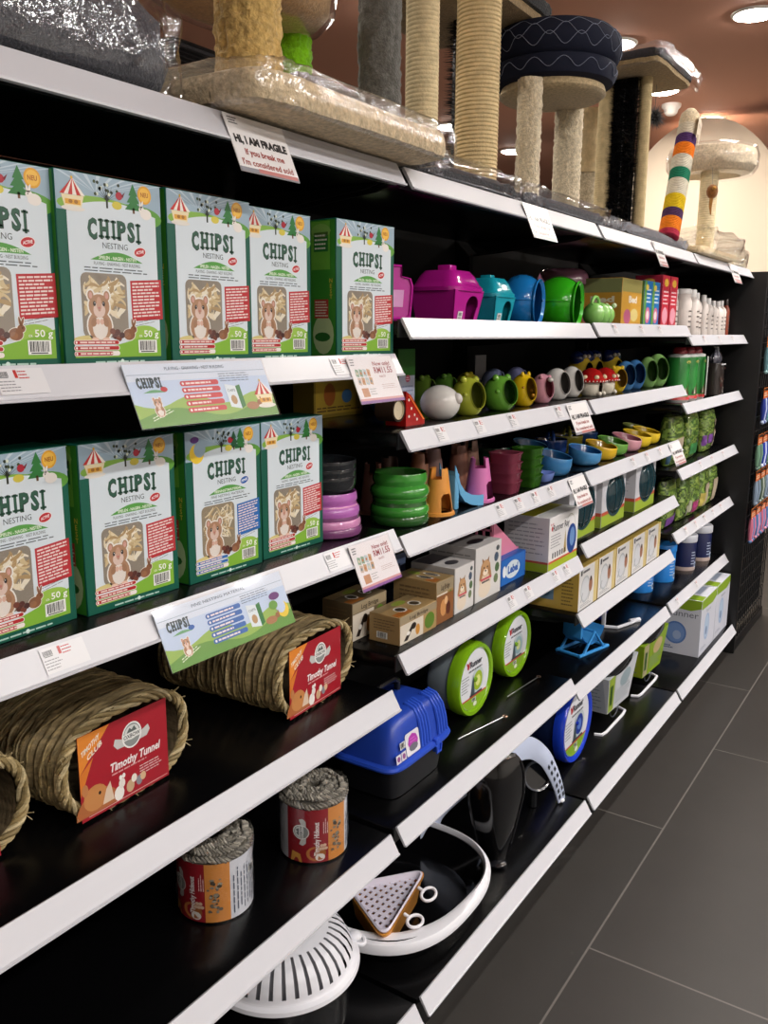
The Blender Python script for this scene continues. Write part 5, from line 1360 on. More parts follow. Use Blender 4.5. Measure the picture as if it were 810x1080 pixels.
def bay_three():
    # --- upper shelf cartons
    z = 1.583
    def org(m, F, L, U, w, d, h):
        m.rect(1, w-1, 1, h-1, F, 'd8a444', 1); m.rect(1, w-1, h*.72, h-1, F, 'a8a060', 1.3); m.text('Bed', F, w*.55, h*.5, h*.14, 'f4ecdc', 2, w=w*.4, bold=.04); m.disc(w*.3, h*.2, w*.18, h*.16, F, 'c86c8c', 2, 12); m.disc(w*.65, h*.24, w*.2, h*.14, F, 'e4d088', 2, 12)
        m.rect(1, d-1, 1, h-1, L, 'd09c3c', 1); m.rect(1, d-1, h*.7, h-1, L, '8c9060', 1.3); m.text('Bed', L, d*.6, h*.5, h*.12, 'f0e4cc', 2, w=d*.5, bold=.04); m.disc(d*.35, h*.2, d*.2, h*.16, L, 'd8848c', 2, 12)
    printed_box('bedding_carton', 'orange and olive carton beside the green caterpillar', 'carton', (1.50, .13, z), .20, .16, .150, 'c89440', org)
    def blu(m, F, L, U, w, d, h):
        m.rect(1, w-1, 1, h-1, F, '2c78bc', 1); m.rect(1, w*.3, 1, h-1, F, '6ca44c', 1.2); m.disc(w*.55, h*.25, w*.3, h*.18, F, 'dc7c9c', 2, 14); m.disc(w*.55, h*.25, w*.18, h*.1, F, 'f4e4e8', 2.5, 12); m.bars(F, w*.3, w*.9, h*.5, h*.85, 4, 'dce8f4', 2, .4); m.disc(w*.35, h*.86, w*.2, h*.07, F, 'e8d060', 2.4, 10)
        m.rect(1, d-1, 1, h-1, L, '78a854', 1); m.disc(d*.4, h*.25, d*.3, h*.14, L, 'dc8ca4', 2, 14); m.bars(L, d*.2, d*.8, h*.5, h*.8, 4, 'e0ecd4', 2, .4)
    for k, x in enumerate((1.655, 1.745)):
        printed_box('treat_carton', ('left', 'right')[k]+' blue and green carton beside the red cartons', 'carton', (x, .10, z), .085, .11, .152, '2c78bc', blu, 0, 'blue and green cartons')
    def redc(m, F, L, U, w, d, h):
        m.rect(1, w-1, 1, h-1, F, 'c83848', 1); m.disc(w*.5, h*.22, w*.38, h*.17, F, 'eca4b4', 2, 14); m.bars(F, w*.15, w*.85, h*.42, h*.72, 4, 'f4d0d4', 2, .4); m.disc(w*.5, h*.86, w*.3, h*.08, F, 'f0c04c', 2, 12)
        m.rect(1, d-1, 1, h-1, L, 'b42c40', 1); m.disc(d*.45, h*.22, d*.3, h*.15, L, 'e894a8', 2, 14); m.bars(L, d*.2, d*.8, h*.42, h*.8, 5, 'f0c8cc', 2, .4); m.disc(d*.5, h*.88, d*.22, h*.06, L, 'ecb84c', 2, 12)
    for k, x in enumerate((1.845, 1.945)):
        printed_box('treat_carton', ('left', 'right')[k]+' tall red and pink carton before the white bottles', 'carton', (x, .09, z), .088, .10, .180, 'c0344a', redc, 0, 'tall red and pink cartons')
    # --- mushrooms and ceramic figures
    z = 1.366
    mushroom('front left red mushroom house with cream spots', (1.262, .085, z), .043, .088)
    mushroom('second red mushroom house, right of the first', (1.385, .085, z), .041, .086, .4)
    mug_creature('yellow ceramic shelter beside the red mushrooms', (1.50, .085, z), .033, .088, 'e0bc2c', '7c5c0c', 'bear', -.55, 'ceramic shelters of the third bay')
    mug_creature('first blue ceramic shelter, right of the yellow one', (1.60, .09, z), .036, .102, '4c84bc', '1c3c68', 'egg', -.62, 'ceramic shelters of the third bay')
    mug_creature('second blue ceramic shelter, next to the green ones', (1.705, .09, z), .036, .104, '4880bc', '1c3c68', 'egg', -.62, 'ceramic shelters of the third bay')
    mug_creature('first pale green ceramic shelter after the blue ones', (1.82, .08, z), .036, .112, '84b064', '30501c', 'egg', -.62, 'ceramic shelters of the third bay')
    mug_creature('last pale green ceramic shelter before the green bottles', (1.915, .075, z), .042, .122, '88b868', '30501c', 'egg', -.62, 'ceramic shelters of the third bay')
    for k, (x, y, zz) in enumerate(((1.46, .20, 0), (1.60, .215, 0), (1.76, .20, 0))):
        t = thing('ceramic_beetle_house', ('left', 'middle', 'right')[k]+' dark blue and yellow beetle house behind the mushrooms', 'pet house', (x, y, z), -.2, 'beetle houses behind the mushrooms')
        m = MB(); egg(m, .045, .045, .064, math.radians(42), 'd8b838', '2c2810', .058); m.build('body', t)
        for q in (-1, 1):
            m = MB(); m.ball((q*.022, .0, .112), .026, '1c2c68', 'gloss', 16); m.build('wing', t)
            m = MB(); m.ball((q*.012-.01, -.03, .118), .007, 'e8e4d8', 'gloss', 10); m.build('eye', t)
    # --- boxes with dark blue oval windows
    z = .943
    def ov(m, F, L, U, w, d, h):
        for f, a in ((F, w), (L, d)):
            m.rect(1, a-1, 1, h*.2, f, '9cb43c', 1); m.rect(1, a-1, h*.2, h*.26, f, 'c85840', 1.2); m.rect(1, a-1, h*.26, h-1, f, 'd2d2d8', 1)
        m.text('Runner', F, w*.42, h*.84, h*.07, '4c4c58', 2, w=w*.6); m.bars(L, d*.15, d*.85, h*.36, h*.9, 8, 'a8a8b4', 2, .3); m.text('Runner', L, d*.5, h*.3, h*.05, '44505c', 2, w=d*.5)
        m.disc(w*.56, h*.52, w*.40, h*.41, F, '1c3c48', 2, 36)
    proto = None
    for k, x in enumerate((1.125, 1.385, 1.70)):
        lb = ('leftmost', 'middle', 'rightmost')[k]+' upright carton with dark teal exercise ball showing in its front'
        if proto is None:
            t = thing('ball_carton', lb, 'carton', (x, .115, z), 0, 'cartons with dark exercise balls')
            m = MB(); w, d, h = .225, .15, .190; m.box(-w/2, w/2, -d/2, d/2, 0, h, 'cdccd2', 'card', .001, 1)
            ov(m, fmm((-w/2, -d/2-.0001, 0), (1, 0, 0), (0, 0, 1)), fmm((-w/2-.0001, d/2, 0), (0, -1, 0), (0, 0, 1)), None, w*1000, d*1000, h*1000); m.build('carton', t)
            m = MB(); m.ball((.0135, -d/2+.012, h*.52), .078, '16343c', 'gloss', 40, sx=1.08, sy=.42, sz=.95)
            for a in (-.5, 0, .5): m.tube([(.0135+.078*1.08*math.sin(a)*math.cos(b)*1.01, -d/2+.012-.078*.42*math.cos(a)*math.cos(b)*1.03, h*.52+.078*.95*math.sin(b)) for b in [-1.3+i*2.6/14 for i in range(15)]], .0014, '24505c', 'gloss', 5)
            m.build('exercise_ball', t); proto = t
        else: dup(proto, (x, .115-.008*k, z), 0, lb)
    # --- row of five small cartons
    z = .727
    def five(m, F, L, U, w, d, h):
        m.rect(1, w*.80, 1, h-1, F, 'dcdad8', 1); m.rect(w*.80, w-1, 1, h-1, F, 'd4c084', 1.2); m.disc(w*.34, h*.46, w*.24, h*.32, F, 'b4b8bc', 2, 20); m.disc(w*.34, h*.46, w*.2, h*.27, F, 'd0d2d6', 2.4, 20); m.disc(w*.62, h*.5, w*.10, h*.18, F, '9c6c54', 2.8, 12); m.disc(w*.62, h*.64, w*.05, h*.06, F, '2c2420', 3, 8)
        m.rect(w*.08, w*.16, h*.82, h*.95, F, '24242c', 2); m.bars(F, w*.2, w*.54, h*.85, h*.91, 1, '34343c', 2, .9, .1); m.bars(F, w*.1, w*.7, h*.06, h*.14, 2, '94949c', 2, .4)
        for a, b in ((.12, .2), (.5, .16)): m.tube([F(w*a, h*b, 3), F(w*(a+.1), h*(b+.2), 3)], .0007, '888890', 'print', 4)
        m.rect(1, d-1, 1, h-1, L, 'c8a44c', 1); m.rect(d*.16, d*.5, h*.2, h*.58, L, '6c8cac', 2); m.disc(d*.33, h*.4, d*.1, h*.13, L, '3c5c84', 3, 12); m.bars(L, d*.66, d*.9, h*.1, h*.85, 9, '7c6430', 2, .4)
        m.rect(1, w-1, 1, d-1, U, 'b89c50', 1)
    for k in range(5):
        printed_box('pet_bottle_carton', ('first', 'second', 'third', 'fourth', 'fifth')[k]+' from the left in the row of yellow-sided white cartons', 'carton', (1.122+k*.169, .088, z), .162, .16, .135, 'c8a850', five, 0, 'row of yellow-sided cartons')
    # --- wheel stand shelf
    z = .494
    t = thing('pet_rocker', 'light blue plastic rocker seat on a skid base on the wheel stand shelf', 'pet toy', (1.355, .10, z), -.25)
    m = MB()
    for q in (-1, 1):
        m.tube([(-.085, q*.045, .006), (.085, q*.045, .006)], .006, '3c98e0', 'plastic', 8); m.tube([(-.06, q*.045, .006), (0, q*.045, .075), (.06, q*.045, .006)], .005, '3c98e0', 'plastic', 8)
    for x in (-.08, .08): m.tube([(x, -.045, .006), (x, .045, .006)], .006, '3c98e0', 'plastic', 8)
    m.tube([(0, -.045, .075), (0, .045, .075)], .005, '3c98e0', 'plastic', 8); m.build('skid_frame', t)
    m = MB(); m.grid(lambda u, v: (.07*math.sin(-1.1+2.4*u), -.038+.076*v, .098-.07*math.cos(-1.1+2.4*u)), 16, 4, '4aa4e8', 'plastic'); m.grid(lambda u, v: (.066*math.sin(-1.1+2.4*u), -.038+.076*v, .099-.066*math.cos(-1.1+2.4*u)), 16, 4, '4aa4e8', 'plastic')
    m.box(-.068, -.058, -.038, .038, .06, .17, '3f9ae4', 'plastic', .004); m.build('seat', t)
    t = thing('pet_wheel_toy', 'dark blue wheel on white bracket foot behind the light blue rocker seat', 'exercise wheel', (1.66, .13, z))
    m = MB(); M = T(.03, .02, .094) @ RX(PI/2); m.lathe([(.04, -.05), (.088, -.05), (.09, -.03), (.09, 0), (.085, .004), (.078, 0), (.078, -.045), (.04, -.047)], '1c2c7c', 'clear_tint', 40, M=M); m.lathe([(.0005, -.03), (.02, -.03), (.02, -.002), (.0005, 0)], '2c44b0', 'gloss', 20, M=M); m.build('wheel', t)
    m = MB(); m.box(-.055, -.045, -.02, -.005, .004, .12, 'd8dae2', 'plastic', .003); m.tube([(-.05, -.012, .006), (-.035, -.06, .006), (.05, -.085, .006), (.08, -.09, .006)], .006, 'e0e2ea', 'plastic', 8); m.tube([(.06, -.075, .007), (.10, -.10, .007)], .009, 'e0e2ea', 'plastic', 8); m.build('bracket', t)
    # --- bottom deck
    z = .147
    exercise_wheel('large blue-rimmed exercise wheel with label disc on the bottom deck', (1.222, .055, z), .136, .13, '1c40c8', '16244c', wheel_label('24409c', '5c80cc'), None)
    for k, (x, base, front) in enumerate(((1.64, 'c8ccd0', '9cb43c'), (2.05, '8cac24', 'b0a880'))):
        t = thing('pet_wheel_toy', ('grey and green', 'lime green')[k]+' carded wheel on a white wire stand on the bottom deck', 'exercise wheel', (x, .09, z), 0, 'carded wheels on wire stands')
        m = MB(); pts = [(-.20, -.02, .005), (-.19, -.045, .005), (-.16, -.05, .005), (.02, -.05, .005), (.06, -.045, .005), (.075, -.02, .005), (.08, .10, .005)]
        m.tube(pts, .0055, 'e4e4ea', 'plastic', 8); m.build('wire_stand', t)
        m = MB(); b0 = [(-.10, -.03, .045), (.11, -.04, .045), (.11, .09, .045), (-.10, .09, .045)]; b1 = [(-.13, -.04, .19), (.15, -.055, .215), (.15, .10, .215), (-.13, .10, .19)]
        m.loft([b0, b1], base, 'card', True, True, False)
        o0, uu = Vector(b0[0]), Vector(b0[1])-Vector(b0[0]); vv = Vector(b1[0])-Vector(b0[0]); vv2 = Vector(b1[1])-Vector(b0[1])
        n_ = uu.cross(vv).normalized()
        def tf(u, v, l=0): return o0+uu*u+(vv*(1-u)+vv2*u)*v+n_*(.0006+l*.0003)
        tf.n = n_; tf.ul = .2; tf.vl = .16
        m.rect(.02, .22, .02, .98, tf, front, 1); m.rect(.25, .98, .05, .97, tf, 'd0d4da' if k == 0 else '8cac24', 1); m.bars(tf, .3, .9, .12, .5, 5, '88949c', 2, .3)
        m.disc(.62, .66, .2, .2, tf, '9cb0b8' if k == 0 else 'c8b080', 2, 16); m.rect(.06, .16, .2, .75, tf, '3c5c28', 2)
        l0 = Vector(b0[3]); lu = Vector(b0[0])-l0; lv = Vector(b1[3])-l0; nl = lu.cross(lv).normalized()
        lf = lambda u, v, l=0: l0+lu*u+lv*v+nl*(.0006+l*.0003)
        lf.n = nl; lf.ul = .12; lf.vl = .16
        m.rect(.03, .97, .03, .97, lf, 'aab0b8' if k == 0 else 'a4b42c', 1); m.bars(lf, .15, .85, .1, .8, 7, '74808c', 2, .3); m.text('Runner', lf, .5, .84, .09, '3c4450', 2, w=.6)
        m.build('card_sleeve', t)
        m = MB(); m.loft([superell(.005, .025, .14*s, .085*s, q, 40, 3) for s, q in ((.9, .19), (1.0, .212), (1.02, .245), (.98, .262), (.9, .262), (.86, .22))], '15181e', 'smoke_tint', True, False); m.build('clear_dark_drum', t)
        m = MB(); m.tube([(-.02+.05*math.cos(a), -.03, .05-.04*math.sin(a)) for a in [PI*i/12 for i in range(13)]], .0022, '3c4048', 'plastic', 6); m.build('axle_loop', t)
    # --- black hood and pale slotted arch between second and third bay
    t = thing('litter_hood', 'glossy black curved litter box hood standing on end on the bottom deck', 'litter box', (.548, .018, z), -.85)
    def hoodf(s):
        def fn(u, v):
            w = .080*(.42+.58*min(1, v*1.7)**.8)*(1 if v < .72 else math.sqrt(max(0, 1-((v-.72)/.28)**2))**.6+.0)
            x = (u-.5)*2*w*s; y = .03-.045*math.cos((u-.5)*PI*.9)*s*(1 if v < .7 else 1-.7*((v-.7)/.3)**2)
            return (x, y, .003+v*.315*(.985 if s < 1 else 1))
        return fn
    m = MB(); m.grid(hoodf(1), 28, 32, '08080a', 'gloss'); m.grid(hoodf(.94), 28, 32, '08080a', 'gloss'); m.build('hood_shell', t)
    m = MB(); m.tube([hoodf(1.01)(.03, v) for v in [i/20 for i in range(19)]], .004, '0c0c10', 'gloss', 6); m.tube([hoodf(1.01)(.97, v) for v in [i/20 for i in range(19)]], .004, '0c0c10', 'gloss', 6); m.build('hood_edge', t)
    m = MB(); m.ball((0, -.02, .012), .018, '1c1c20', 'gloss', 14, sx=1.4, sz=.5); m.build('latch', t)
    t = thing('slotted_arch', 'white arched plastic bracket with slotted leg and round ring behind the black hood', 'litter box part', (0, 0, z))
    A = []
    P = [(.50, .20, .01), (.505, .19, .11), (.56, .12, .205), (.655, .06, .255), (.755, .03, .25), (.835, .015, .195), (.885, .005, .13), (.925, -.002, .06), (.945, -.006, .008)]
    Pv = [Vector(p) for p in P]; dense = []
    for i in range(len(Pv)-1):
        for j in range(8):
            s = j/8; p0, p1, p2, p3 = Pv[max(i-1, 0)], Pv[i], Pv[i+1], Pv[min(i+2, len(Pv)-1)]
            dense.append(.5*((2*p1)+(p2-p0)*s+(2*p0-5*p1+4*p2-p3)*s*s+(3*p1-p0-3*p2+p3)*s**3))
    dense.append(Pv[-1])
    m = MB(); rings = []
    K = len(dense)
    for i, p in enumerate(dense):
        tg = (dense[min(i+1, K-1)]-dense[max(i-1, 0)]).normalized(); n0 = Vector((-.40, -.88, .28)).normalized(); side = tg.cross(n0).normalized(); nn = side.cross(tg)
        w = .032*(1-.5*max(0, (i/K-.5)*2)**.8); h = .007
        rings.append([p+side*w*c-nn*h*e for c, e in ((-1, -.4), (-.8, .9), (.8, .9), (1, -.4), (.85, -.8), (-.85, -.8))])
    m.loft(rings, 'c2cce4', 'plastic', True, True); m.build('arch_band', t)
    for k in range(7):
        i = int(K*.70)+k*3
        if i >= K-2: break
        p = dense[i]; tg = (dense[i+1]-dense[i-1]).normalized(); n0 = Vector((-.40, -.88, .28)).normalized(); side = tg.cross(n0).normalized(); nn = side.cross(tg)
        for q in (-.35, .3):
            m = MB(); c = p+side*.026*q+nn*.0064; f = frame(c, side*.004, tg*.009); m.prism([(-1, -1), (1, -.6), (1, 1), (-1, .6)], f, .0006, '2c3038', 'plastic'); m.build('slot', t)
    m = MB(); m.ball(P[-1], .012, 'e4e6ec', 'plastic', 14, sz=.65); m.build('foot', t)
    m = MB(); M = T(.87, .045, .105) @ RZ(-.7) @ RX(PI/2-.35) @ Matrix.Scale(.62, 4)
    m.lathe([(.062, -.012), (.072, -.010), (.074, 0), (.070, .008), (.062, .006), (.062, -.012)], '4a4e56', 'gloss', 40, M=M); m.lathe([(.0005, -.006), (.062, -.006)], '1c1e22', 'gloss', 40, M=M); m.tube([(.875, .055, .07), (.875, .055, .002)], .012, '17181b', 'plastic', 8); m.build('ring', t)

def litter_area():
    z = .147
    # big tray with white rim
    t = thing('litter_tray', 'large black litter tray with raised white rim on the bottom deck', 'litter tray', (.250, .176, z))
    a, b = .258, .236
    m = MB(); m.loft([superell(0, 0, a*s, b*s, q, 64, 2.6) for s, q in ((.78, .0), (.82, .002), (.9, .045), (.95, .078), (.93, .080), (.86, .05), (.78, .012), (.4, .009), (.02, .008))], '09090b', 'gloss', True, True); m.build('basin', t)
    m = MB(); rings = []; n = 72
    for i in range(n):
        th = 2*PI*i/n; c, s = math.cos(th), math.sin(th); p = 2.5
        x = a*math.copysign(abs(c)**(2/p), c); y = b*math.copysign(abs(s)**(2/p), s)
        fl = max(0, math.cos(th-math.radians(215)))**1.6     # wide flange towards the near left corner
        wd = .010+.030*fl; zz = .083-.010*fl
        rings.append([(x*(1+.004/a), y*(1+.004/b), zz-.016), (x*1.015, y*1.02, zz-.004), (x*.995, y*.99, zz+.005), (x-(x/a)*wd*.7, y-(y/b)*wd*.7, zz+.007), (x-(x/a)*wd*1.15, y-(y/b)*wd*1.15, zz+.001), (x-(x/a)*wd*1.2, y-(y/b)*wd*1.2, zz-.012)])
    m.loft(rings, 'e4e4ea', 'plastic', False, False, True, closed=True); m.build('white_rim', t)
    # orange corner tray with a white sieve, lying in the basin
    t = thing('corner_sieve_tray', 'orange corner tray with white grid sieve lying inside the large litter tray', 'litter tray', (.163, .102, z+.027), 0)
    V3 = [(-.138, -.066), (.138, -.012), (-.03, .120)]
    def tri(s, zz, rr=.045, n=10):
        c = [sum(p[i] for p in V3)/3 for i in (0, 1)]; out = []
        for i in range(3):
            p, q, r = Vector(V3[i]), Vector(V3[(i-1) % 3]), Vector(V3[(i+1) % 3])
            d1, d2 = (q-p).normalized(), (r-p).normalized(); s1, s2 = p+d1*rr, p+d2*rr
            for k in range(n):
                u = k/(n-1); w = s1*(1-u)**2+p*2*u*(1-u)+s2*u*u; out.append((c[0]+(w.x-c[0])*s, c[1]+(w.y-c[1])*s, zz))
        return out
    def back_up(pts): return pts
    m = MB(); m.loft([tri(.82, 0), tri(.86, .003), tri(.98, .058), tri(1.04, .062), tri(1.04, .065), tri(.96, .063), tri(.86, .014), tri(.82, .010)], 'd08c34', 'plastic', True, True); m.build('tray', t)
    m = MB(); m.loft([tri(.99, .0655), tri(1.0, .069), tri(.94, .071), tri(.90, .064), tri(.86, .056)], 'd6cfdc', 'plastic', False, False); 
    ring = tri(.86, .056)
    # lattice inside the rim: bars in both directions clipped to the triangle
    import itertools
    def inside(x, y):
        s = 0; R = ring
        c = False; j = len(R)-1
        for i in range(len(R)):
            if (R[i][1] > y) != (R[j][1] > y) and x < (R[j][0]-R[i][0])*(y-R[i][1])/(R[j][1]-R[i][1]+1e-12)+R[i][0]: c = not c
            j = i
        return c
    for ax in (0, 1):
        for k in range(-9, 10):
            q = k*(.0165 if ax == 0 else .020)+.004; run = None; st = .002
            for i in range(-90, 91):
                w = i*st; pt = (w, q) if ax == 0 else (q, w)
                ins = inside(*pt)
                if ins and run is None: run = w
                if (not ins or i == 90) and run is not None:
                    if ax == 0: m.box(run-.003, w+.002, q-.0042, q+.0042, .054, .0568, 'd6cfdc', 'plastic')
                    else: m.box(q-.0052, q+.0052, run-.003, w+.002, .054, .0566, 'd6cfdc', 'plastic')
                    run = None
    m.build('sieve', t)
    for cx, cy, an in ((.062, -.050, .2), (-.040, -.074, -.5)):
        m = MB(); pts = [(cx+.021*math.cos(u)*1.15, cy-.012+.015*math.sin(u), .060+.004*math.sin(u+an)) for u in [i*2*PI/20 for i in range(20)]]
        m.tube(pts, .0038, 'e2dfe4', 'plastic', 8, True); m.tube([(cx, cy+.018, .067), (cx, cy, .062)], .004, 'e2dfe4', 'plastic', 8); m.build('loop_clip', t)
    # slotted white dome over a black tub
    t = thing('slotted_litter_tub', 'white slotted dome lid on a black tub at the near end of the bottom deck', 'litter box', (-.170, .165, z))
    m = MB(); m.lathe([(.0005, 0), (.135, 0), (.14, .004), (.150, .11), (.152, .118), (.0005, .118)], '0c0c0e', 'gloss', 56); m.build('tub', t)
    prof = [(.157, .112), (.164, .118), (.162, .126), (.152, .130), (.150, .133), (.146, .150), (.137, .168), (.122, .184), (.104, .194), (.08, .2), (.04, .203), (.001, .204)]
    def P(v):
        j = v*(len(prof)-1); i = min(int(j), len(prof)-2); q = j-i
        return prof[i][0]*(1-q)+prof[i+1][0]*q, prof[i][1]*(1-q)+prof[i+1][1]*q
    m = MB(); N = 216; vals = [0, 1/11, 2/11, 3/11, 4/11, 5/11, 6/11, 7/11, 8/11, 9/11, 10/11, 1]
    def fn(u, v): r, zz = P(v); return (r*math.cos(2*PI*u), r*math.sin(2*PI*u), zz)
    m.grid(fn, N, 44, 'e0e0e6', 'plastic', wrap=True, skip=lambda u, v: .42 < v < .74 and (int(u*N) % 6) in (0, 1))
    m.lathe([(.13, .12), (.128, .150), (.11, .175), (.06, .19), (.0005, .19)], '8c8c92', 'matte', 40); m.build('slotted_lid', t)
    m = MB(); an = -.62; cx, cy = .166*math.cos(an), .166*math.sin(an)
    m.ball((cx*.97, cy*.97, .128), .016, 'e4e4ea', 'plastic', 16, sz=.7); m.tube([(cx*1.03+.013*math.cos(u), cy*1.03+.013*math.sin(u), .116+.004*math.sin(u)) for u in [i*2*PI/18 for i in range(18)]], .005, 'e4e4ea', 'plastic', 8, True); m.build('latch_loop', t)

def bay_four():
    z = 1.550
    specs = [(2.10, .10, .036, .178, .9), (2.20, .075, .036, .182, .9), (2.31, .07, .034, .184, .55), (2.42, .08, .026, .176, .5), (2.50, .07, .024, .17, .5), (2.59, .075, .030, .160, .5), (2.67, .07, .026, .152, .42), (2.755, .07, .028, .152, .42), (2.84, .075, .026, .158, .4), (2.915, .07, .018, .165, .5)]
    names = ['first', 'second', 'third', 'fourth', 'fifth', 'sixth', 'seventh', 'eighth', 'ninth', 'last']
    for k, (x, y, r, h, cr) in enumerate(specs):
        t = thing('white_bottle', names[k]+' bottle from the left in the row of white bottles', 'bottle', (x, y, z), 0, 'row of white bottles')
        m = MB(); col = 'dcd2cc' if k < 9 else '8c4430'
        hb = bottle(m, r, h, col, 'e8e4e0', cr, .16 if cr < .8 else .10)
        f = lambda u, v, L=0, r=r: Vector(((r+L*.0003)*math.cos(-2.6+u), (r+L*.0003)*math.sin(-2.6+u), v))
        f.n = Vector((0, -1, 0)); f.ul = r; f.vl = 1
        for q in range(4): m.bars(f, .5, 1.9, h*(.18+.11*q), h*(.22+.11*q), 1, '6c6460', 2, .8, .5, 0, q+k)
        m.rect(1.0, 1.08, h*.12, h*.6, f, 'a89c98', 1); m.build('body', t)
        m = MB(); m.lathe([(r*cr*1.02, hb-.001), (r*cr*1.05, hb+.002), (r*cr*.98, h-.003), (r*cr*.85, h), (.0005, h)], 'e9e6e4' if k < 9 else '2c1c1a', 'plastic', 20); m.build('cap', t)
    z = 1.293
    for k, (x, y) in enumerate(((2.150, .06), (2.252, .055), (2.355, .052))):
        t = thing('green_bottle', ('left', 'middle', 'right')[k]+' green bottle with red cap and red foot', 'bottle', (x, y, z), .15*k, 'green bottles with red caps')
        m = MB(); r, h = .046, .215; m.lathe([(.0005, 0), (r*.9, 0), (r*1.08, .012), (r*1.0, .024), (.0005, .024)], 'd8d4d0', 'plastic', 28, cols=['c8c4c0', 'd8d4d0', 'b83034', 'b83034']); m.build('foot', t)
        m = MB(); m.lathe([(r*.96, .024), (r*.97, .17), (r*.93, .176), (r*.93, .186), (r*.5, .190), (.0005, .19)], '2c7c34', 'print', 28, cols=['2a8036', '2a8036', 'dce0dc', 'dce0dc', 'dce0dc'])
        f = lambda u, v, L=0, r=r*.97: Vector(((r+L*.0003)*math.cos(-2.9+u), (r+L*.0003)*math.sin(-2.9+u), v))
        f.n = Vector((0, -1, 0)); f.ul = r; f.vl = 1
        m.rect(.1, 2.6, .15, .156, f, '8c5a30', 2); m.disc(1.1, .158, .35, .006, f, 'c8c06c', 3, 12); m.rect(.1, 2.6, .03, .045, f, 'c8a4a0', 2)
        for q in range(7): m.poly([(.5+q*.24, .03), (.62+q*.24, .05+.012*(q % 3)), (.74+q*.24, .03)], f, ('3c2c28', 'c8b8a8', '6c4434')[q % 3], 3)
        m.build('body', t)
        m = MB(); m.lathe([(r*.62, .188), (r*.64, .20), (r*.5, .214), (.0005, .216)], '8c2430', 'plastic', 20); m.build('cap', t)
        if k == 2:
            m = MB(); fr = frame((-.047, -.047, .012), (.02, 0, 0), (0, 0, .17)); m.box(-.05, -.028, -.052, -.047, .02, .178, 'e4e2e0', 'plastic', .002); m.build('dosing_strip', t)
    t = thing('gravel_bag', 'dark printed bag with grey twisted top beside the green bottles', 'bag', (2.64, .034, z), .0)
    m = MB(); m.loft([superell(0, 0, .056*s, .035*s2, q, 32, 3) for s, s2, q in ((.9, .8, 0), (1, 1, .006), (1, 1, .10), (.96, .95, .138), (.9, .8, .142))], '2c2624', 'print', True, True)
    f = fmm((-.054, -.0358, .006), (1, 0, 0), (0, 0, 1)); rd = random.Random(4)
    for k in range(26): m.disc(rd.uniform(14, 94), rd.uniform(8, 120), rd.uniform(2, 7), rd.uniform(2, 6), f, rd.choice(['5c3c34', '7c6c64', 'b4a8a0', '3c3432', '6c2c28']), 1+k*.05, 8)
    m.rect(12, 96, 128, 134, f, 'c8c8cc', 3); m.build('bag', t)
    m = MB(); m.grid(lambda u, v: ((.035+.02*math.sin(v*5)+.006*math.sin(6*PI*u*2))*math.cos(2*PI*u)*1.1*(1 if v < .8 else .8), (.016+.008*math.sin(v*5)+.004*math.sin(10*PI*u))*math.sin(2*PI*u), .138+v*.075), 40, 14, '74727c', 'film_wrinkled', wrap=True)
    m.grid(lambda u, v: ((.03+.016*math.sin(v*5)+.006*math.sin(6*PI*u*2))*math.cos(2*PI*u), (.013+.008*math.sin(v*5)+.004*math.sin(10*PI*u))*math.sin(2*PI*u), .138+v*.07), 40, 14, '5c5a66', 'plastic', wrap=True); m.build('twisted_top', t)
    pale = 'c4b49c'; pur = '7c4c98'
    bags = [(2.175, .075, 1.038, .17, .07, .215, '5c7430', [(.35, .75, .12, .52, pale), (.05, .25, .05, .25, '3c5c74')]), (2.42, .07, 1.038, .15, .06, .21, '4c7830', [(.3, .65, .1, .32, '3c8048'), (.68, .9, .12, .6, 'b8c0a8')]), (2.70, .07, 1.038, .17, .065, .205, '6c8438', [(.08, .3, .15, .38, pur), (.36, .52, .2, .4, pur), (.56, .85, .1, .7, pale)]),
            (2.14, .07, .785, .17, .06, .215, '40581f', [(.3, .6, .05, .22, pur), (.62, .9, .1, .35, pur), (.75, .98, .4, .8, '8c9470')]), (2.325, .06, .785, .12, .06, .21, '3c5424', [(.5, .8, .08, .3, 'a8a890')]), (2.465, .055, .785, .13, .06, .205, '4c6c28', [(.3, .75, .08, .32, 'b03c78'), (.1, .26, .1, .35, 'b8b8a0')]), (2.62, .055, .785, .14, .06, .20, '5c7c30', [(.2, .5, .1, .4, 'c8b860'), (.45, .8, .08, .6, pale)]), (2.80, .06, .785, .14, .06, .195, '547430', [(.4, .8, .08, .6, pale)])]
    lbs = ['left hay bag on the upper hay shelf with pale oval panel', 'narrow middle hay bag on the upper hay shelf', 'right hay bag on the upper hay shelf with purple marks', 'leftmost hay bag on the lower hay shelf with purple marks', 'second hay bag from the left on the lower hay shelf', 'hay bag with pink label on the lower hay shelf', 'hay bag with pale panel right of the pink-labelled bag', 'rightmost hay bag on the lower hay shelf']
    for k, (x, y, zz, w, d, h, c, p) in enumerate(bags): hay_bag(lbs[k], (x, y, zz), w, d, h, c, p, 0, k+1)
    # tubs with lids
    z = .499
    def lab(m, r, h, c, c2):
        f = lambda u, v, L=0: Vector(((r+L*.0003)*math.cos(-2.7+u), (r+L*.0003)*math.sin(-2.7+u), v))
        f.n = Vector((0, -1, 0)); f.ul = r; f.vl = 1
        m.disc(1.5, h*.45, .4, h*.25, f, c2, 2, 14); m.disc(1.6, h*.65, .2, h*.12, f, c, 3, 10); m.bars(f, .5, 1.0, h*.2, h*.7, 5, 'c8d4e8', 3, .3); m.rect(.9, 1.2, h*.1, h*.3, f, 'd8e4f4', 2); m.disc(1.05, h*.2, .1, h*.07, f, '3c5c84', 3, 8)
